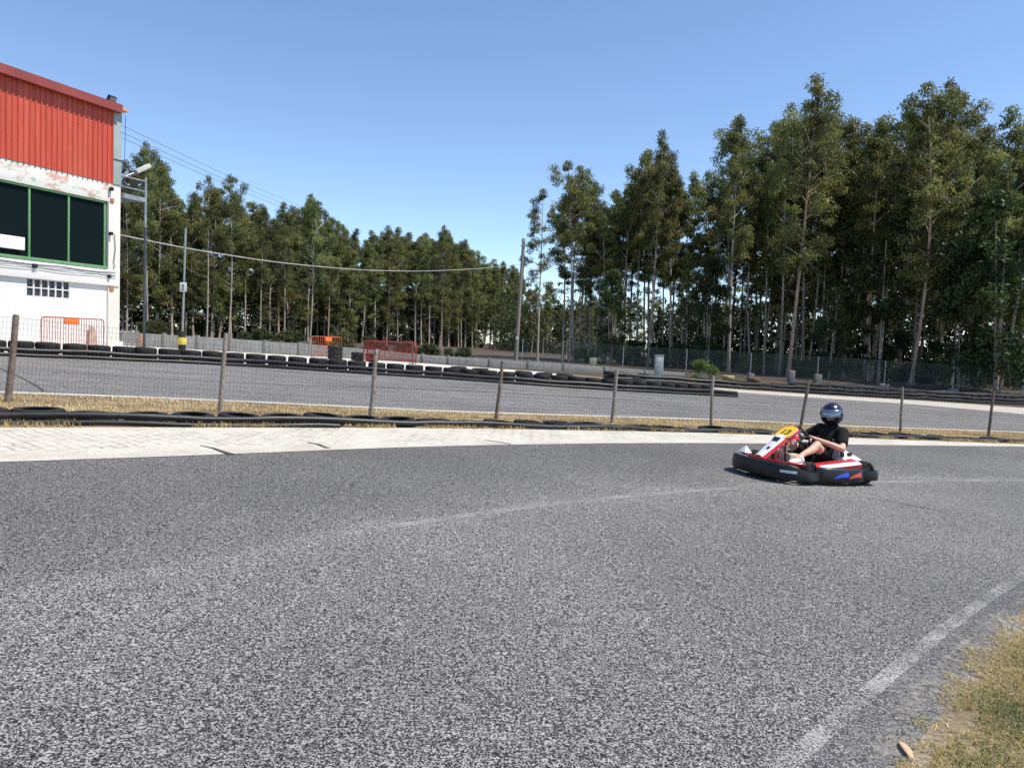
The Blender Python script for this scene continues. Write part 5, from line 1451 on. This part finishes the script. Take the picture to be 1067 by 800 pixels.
for k in range(18):
    x = 550 + k * 8 + rd.uniform(-3, 3); Yg = rd.uniform(135, 165); p = at(x, 300, Yg); yt = (292 if x < 575 else 305) + rd.uniform(0, 14)
    plant(rd.choice([EUC[4], EUC[6]]), p.x, Yg, at(x, yt, Yg).z - gz(p.x, Yg), 'small far eucalyptus seen low behind the left end of the right grove', 'tree', 'far trees beyond the gap', 1.5)
q = at(731, 392, 46.0); tp_ = at(731, 379, 46.0)
plant(BUSH, q.x, 46.0, tp_.z - gz(q.x, 46.0) + .2, 'fresh bright green bush behind the tyres right of the cabinet', 'bush', None, 1.15)
q = at(357, 371, 43); plant(SHR[0], q.x, 43, 1.5, 'grey green weed patch between the orange and the dark red barriers', 'shrub', None, .8)
# the depth of both groves: undergrowth and far foliage nobody could count
rng = np.random.default_rng(5)
Cs, Ts = [], []
def mass(n, fn, r, dens, hi):
    for _ in range(n):
        X, Y, z = fn(); c = gp(X, Y, z); k = int(dens * rd.uniform(.6, 1.3))
        Cs.append(clump(c, r * rd.uniform(.6, 1.3), k)); Ts.append(np.clip(rng.normal(rd.uniform(.05, .55), .2, k), 0, 1))
def f_left():
    s = rd.random() ** 1.2; p = A0 + (A1 - A0) * s + Vector((-.93, .37, 0)) * rd.uniform(12, 20); return p.x, p.y, rd.uniform(0, 1) ** 1.2 * 11
def f_right():
    s = rd.uniform(.10, 1.1); p = B0 + (B1_ - B0) * s + nv * rd.uniform(15, 24); return p.x, p.y, rd.uniform(0, 1) ** 1.3 * (11 if s > .34 else 7)
def f_gap():
    return rd.uniform(-4, 24), rd.uniform(150, 210), rd.uniform(0, 1) ** 1.3 * 11
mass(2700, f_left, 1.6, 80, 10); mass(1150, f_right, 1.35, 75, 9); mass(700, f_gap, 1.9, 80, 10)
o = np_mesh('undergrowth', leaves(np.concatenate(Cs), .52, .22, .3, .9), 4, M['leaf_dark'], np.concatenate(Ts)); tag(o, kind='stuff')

# ------------------------------------------------------------------ grass
STRAW = [(0, (.14, .10, .035)), (.35, (.43, .30, .115)), (.7, (.60, .45, .20)), (1, (.70, .57, .31))]
DRYGREEN = [(0, (.06, .10, .02)), (.3, (.17, .19, .05)), (.5, (.34, .27, .10)), (.75, (.46, .35, .155)), (1, (.66, .55, .31))]
M['straw'] = blade_mat('straw_blades', STRAW); M['drygreen'] = blade_mat('mixed_blades', DRYGREEN)
def blades(P, h, w, lean=.7):
    """bent grass blades: three vertices of a thin triangle plus a bent tip quad"""
    n = len(P); a = rng.uniform(0, 6.283, n); d = np.stack([np.cos(a), np.sin(a), np.zeros(n)], 1); b = a + rng.normal(0, .5, n)
    ld = np.stack([np.cos(b), np.sin(b), np.zeros(n)], 1); sd_ = np.stack([-np.sin(b), np.cos(b), np.zeros(n)], 1)
    hh = (h * rng.uniform(.4, 1.4, n))[:, None]; ww = (w * rng.uniform(.6, 1.4, n))[:, None]; le = (np.abs(rng.normal(lean, .45, n)))[:, None]
    up_ = np.array([0, 0, 1.0])
    p1 = P + up_ * hh * .62 + ld * hh * le * .35; p2 = P + up_ * hh * (.95 - .35 * np.minimum(le, 2)) + ld * hh * le * 1.0
    a0, a1, b0, b1 = P - sd_ * ww / 2, P + sd_ * ww / 2, p1 + sd_ * ww * .4, p1 - sd_ * ww * .4
    return np.stack([a0, a1, b0, a0, b0, b1, b1, b0, p2], 1).reshape(-1, 3)
def vnoise(x, y, s, seed=0):
    """cheap smooth value noise"""
    r_ = np.random.default_rng(seed); tab = r_.random((64, 64)); X, Y = x * s, y * s
    i, j = np.floor(X).astype(int), np.floor(Y).astype(int); f, g = X - i, Y - j; f, g = f * f * (3 - 2 * f), g * g * (3 - 2 * g)
    T = lambda a, b: tab[a % 64, b % 64]
    return (T(i, j) * (1 - f) + T(i + 1, j) * f) * (1 - g) + (T(i, j + 1) * (1 - f) + T(i + 1, j + 1) * f) * g
def between(A, B, n, bias=1.0):
    A, B = nsample(A, 200), nsample(B, 200); k = min(len(A), len(B)); A, B = np.array([p[:] for p in A[:k]]), np.array([p[:] for p in B[:k]])
    s = rng.uniform(0, k - 1.001, n); i = s.astype(int); f = (s - i)[:, None]; t = (rng.random(n) ** bias)[:, None]
    p = (A[i] * (1 - f) + A[i + 1] * f) * (1 - t) + (B[i] * (1 - f) + B[i + 1] * f) * t
    p[:, 2] = SLOPE * p[:, 0]
    return p
# dry verge between the wire fence and the far track
P = between(offset(T0, 0.15), offset(F1, -.32), 70000)
P = P[(P[:, 0] < 22) & (P[:, 0] > -13)]
nz_ = vnoise(P[:, 0], P[:, 1], 1.6, 1) * .6 + vnoise(P[:, 0], P[:, 1], 5, 2) * .4
P = P[nz_ > .22]; nz_ = nz_[nz_ > .22]
V = blades(P, .05, .009, 1.3)
tag(np_mesh('dry_grass', V, 3, M['straw'], np.repeat(np.clip(nz_ * .8 + rng.normal(0, .22, len(P)) + .2, 0, 1), 3)), 'strip of short dry straw coloured grass between the fence and the far track', 'grass', kind='stuff')
# tufts along the foot of the near pipe
P = between(offset(T0, -.03), offset(E2, 0.02), 15000, .7); P = P[(P[:, 0] < 18) & (P[:, 0] > -10)]
nz_ = vnoise(P[:, 0], P[:, 1], 2.6, 3); P = P[nz_ > .45]; nz_ = nz_[nz_ > .45]
V = blades(P, .075, .007, .7)
tag(np_mesh('verge_tufts', V, 3, M['straw'], np.repeat(np.clip(nz_ * .8 + rng.normal(0, .25, len(P)), 0, 1), 3)), 'thin dry grass tufts along the foot of the near pipe', 'grass', kind='stuff')
# grass patch in the near corner
def inside(x, y):
    E = np.array([(p.x, p.y) for p in EDGE]); c = np.zeros(len(x), bool)
    poly = np.vstack([E, [[32, -12]]]); k = len(poly)
    for a in range(k):
        x0, y0 = poly[a]; x1, y1 = poly[(a + 1) % k]
        cond = ((y0 > y) != (y1 > y)) & (x < (x1 - x0) * (y - y0) / (y1 - y0 + 1e-12) + x0); c ^= cond
    return c
def patch(n, x0, x1, y0, y1, thr, h, w, name, label, s, fringe=True):
    x = rng.uniform(x0, x1, n); y = rng.uniform(y0, y1, n); k = inside(x, y); x, y = x[k], y[k]
    E = np.array([(p.x, p.y) for p in EDGE]); dist = np.full(len(x), 9.0)
    for q in E: dist = np.minimum(dist, np.hypot(x - q[0], y - q[1]))
    nz = vnoise(x, y, 3.2, s) * .5 + vnoise(x, y, 9, s + 1) * .3 + vnoise(x, y, 24, s + 2) * .2
    ok = nz + np.clip(dist * 1.3 - .12, -.12, .34) > thr
    x, y, nz, dist = x[ok], y[ok], nz[ok], dist[ok]
    P = np.stack([x, y, SLOPE * x], 1)
    green = vnoise(x, y, 2.1, s + 7) * .7 + vnoise(x, y, 6, s + 9) * .5
    tint = np.clip(.90 - green * .9 * np.clip(dist * 4, .3, 1) + rng.normal(0, .2, len(x)), 0, 1)
    V = blades(P, h, w, 1.25)
    tag(np_mesh(name, V, 3, M['drygreen'], np.repeat(tint, 3)), label, 'grass', kind='stuff')
patch(300000, .6, 5.5, 1.8, 6.6, .38, .027, .0028, 'corner_grass', 'sparse dry and green grass on the inside of the corner', 20)
patch(30000, 3.5, 14, 3, 8, .50, .06, .008, 'corner_grass', 'sparse dry and green grass on the inside of the corner', 21)
# straw litter lying on the soil there
x = rng.uniform(.8, 6, 26000); y = rng.uniform(1.8, 7.4, 26000); k = inside(x, y); x, y = x[k], y[k]
C = np.stack([x, y, SLOPE * x + .003], 1); n = len(C); a = rng.uniform(0, 6.283, n); d = np.stack([np.cos(a), np.sin(a), rng.uniform(0, .10, n)], 1); w = np.stack([-np.sin(a), np.cos(a), np.zeros(n)], 1)
L_ = rng.uniform(.02, .07, n)[:, None]; W_ = rng.uniform(.0008, .002, n)[:, None]
tag(np_mesh('straw_litter', np.stack([C - w * W_, C + w * W_, C + d * L_ + w * W_, C + d * L_ - w * W_], 1).reshape(-1, 3), 4, M['straw'], np.clip(rng.normal(.6, .25, n), 0, 1)), 'loose dry straw lying on bare soil inside the corner', 'straw', kind='stuff')
# one fallen dry leaf by the asphalt edge
g0 = ground_at(944, 786); lf = MB(); LL = (ground_at(951, 796) - ground_at(937, 776)).length; d0 = (ground_at(951, 796) - ground_at(937, 776)).normalized(); w0 = Vector((-d0.y, d0.x, 0))
vs = []
for i in range(9):
    t = i / 8; wd_ = .013 * math.sin(math.pi * min(1, .06 + .94 * t)) ** .8 + .001
    for s in (-1, 0, 1): vs.append(d0 * (t - .5) * LL + w0 * s * wd_ + Vector((0, 0, .004 + .008 * math.sin(t * 3) + (.004 if s else 0))))
lf.add(vs, [(i * 3 + j, (i + 1) * 3 + j, (i + 1) * 3 + j + 1, i * 3 + j + 1) for i in range(8) for j in range(2)])
lf.tube([d0 * LL * .5 + Vector((0, 0, .014)), d0 * LL * .72 + Vector((0, 0, .006))], .0016, 5)
o = lf.build('fallen_leaf', mottled('dead_leaf', (.52, .36, .22), .15, 20, .6), smooth=True, fix=False); sl = o.modifiers.new('t', 'SOLIDIFY'); sl.thickness = .0015
o.location = gp(g0.x, g0.y, .01); tag(o, 'single pale brown fallen leaf at the asphalt edge', 'leaf')
# prototypes that were never placed are removed
for o in EUC + ACA + SAP + SHR + [LONE, BUSH]:
    if o.name not in used:
        for c in list(o.children): bpy.data.objects.remove(c)
        bpy.data.objects.remove(o)
    elif 'H' in o: del o['H']
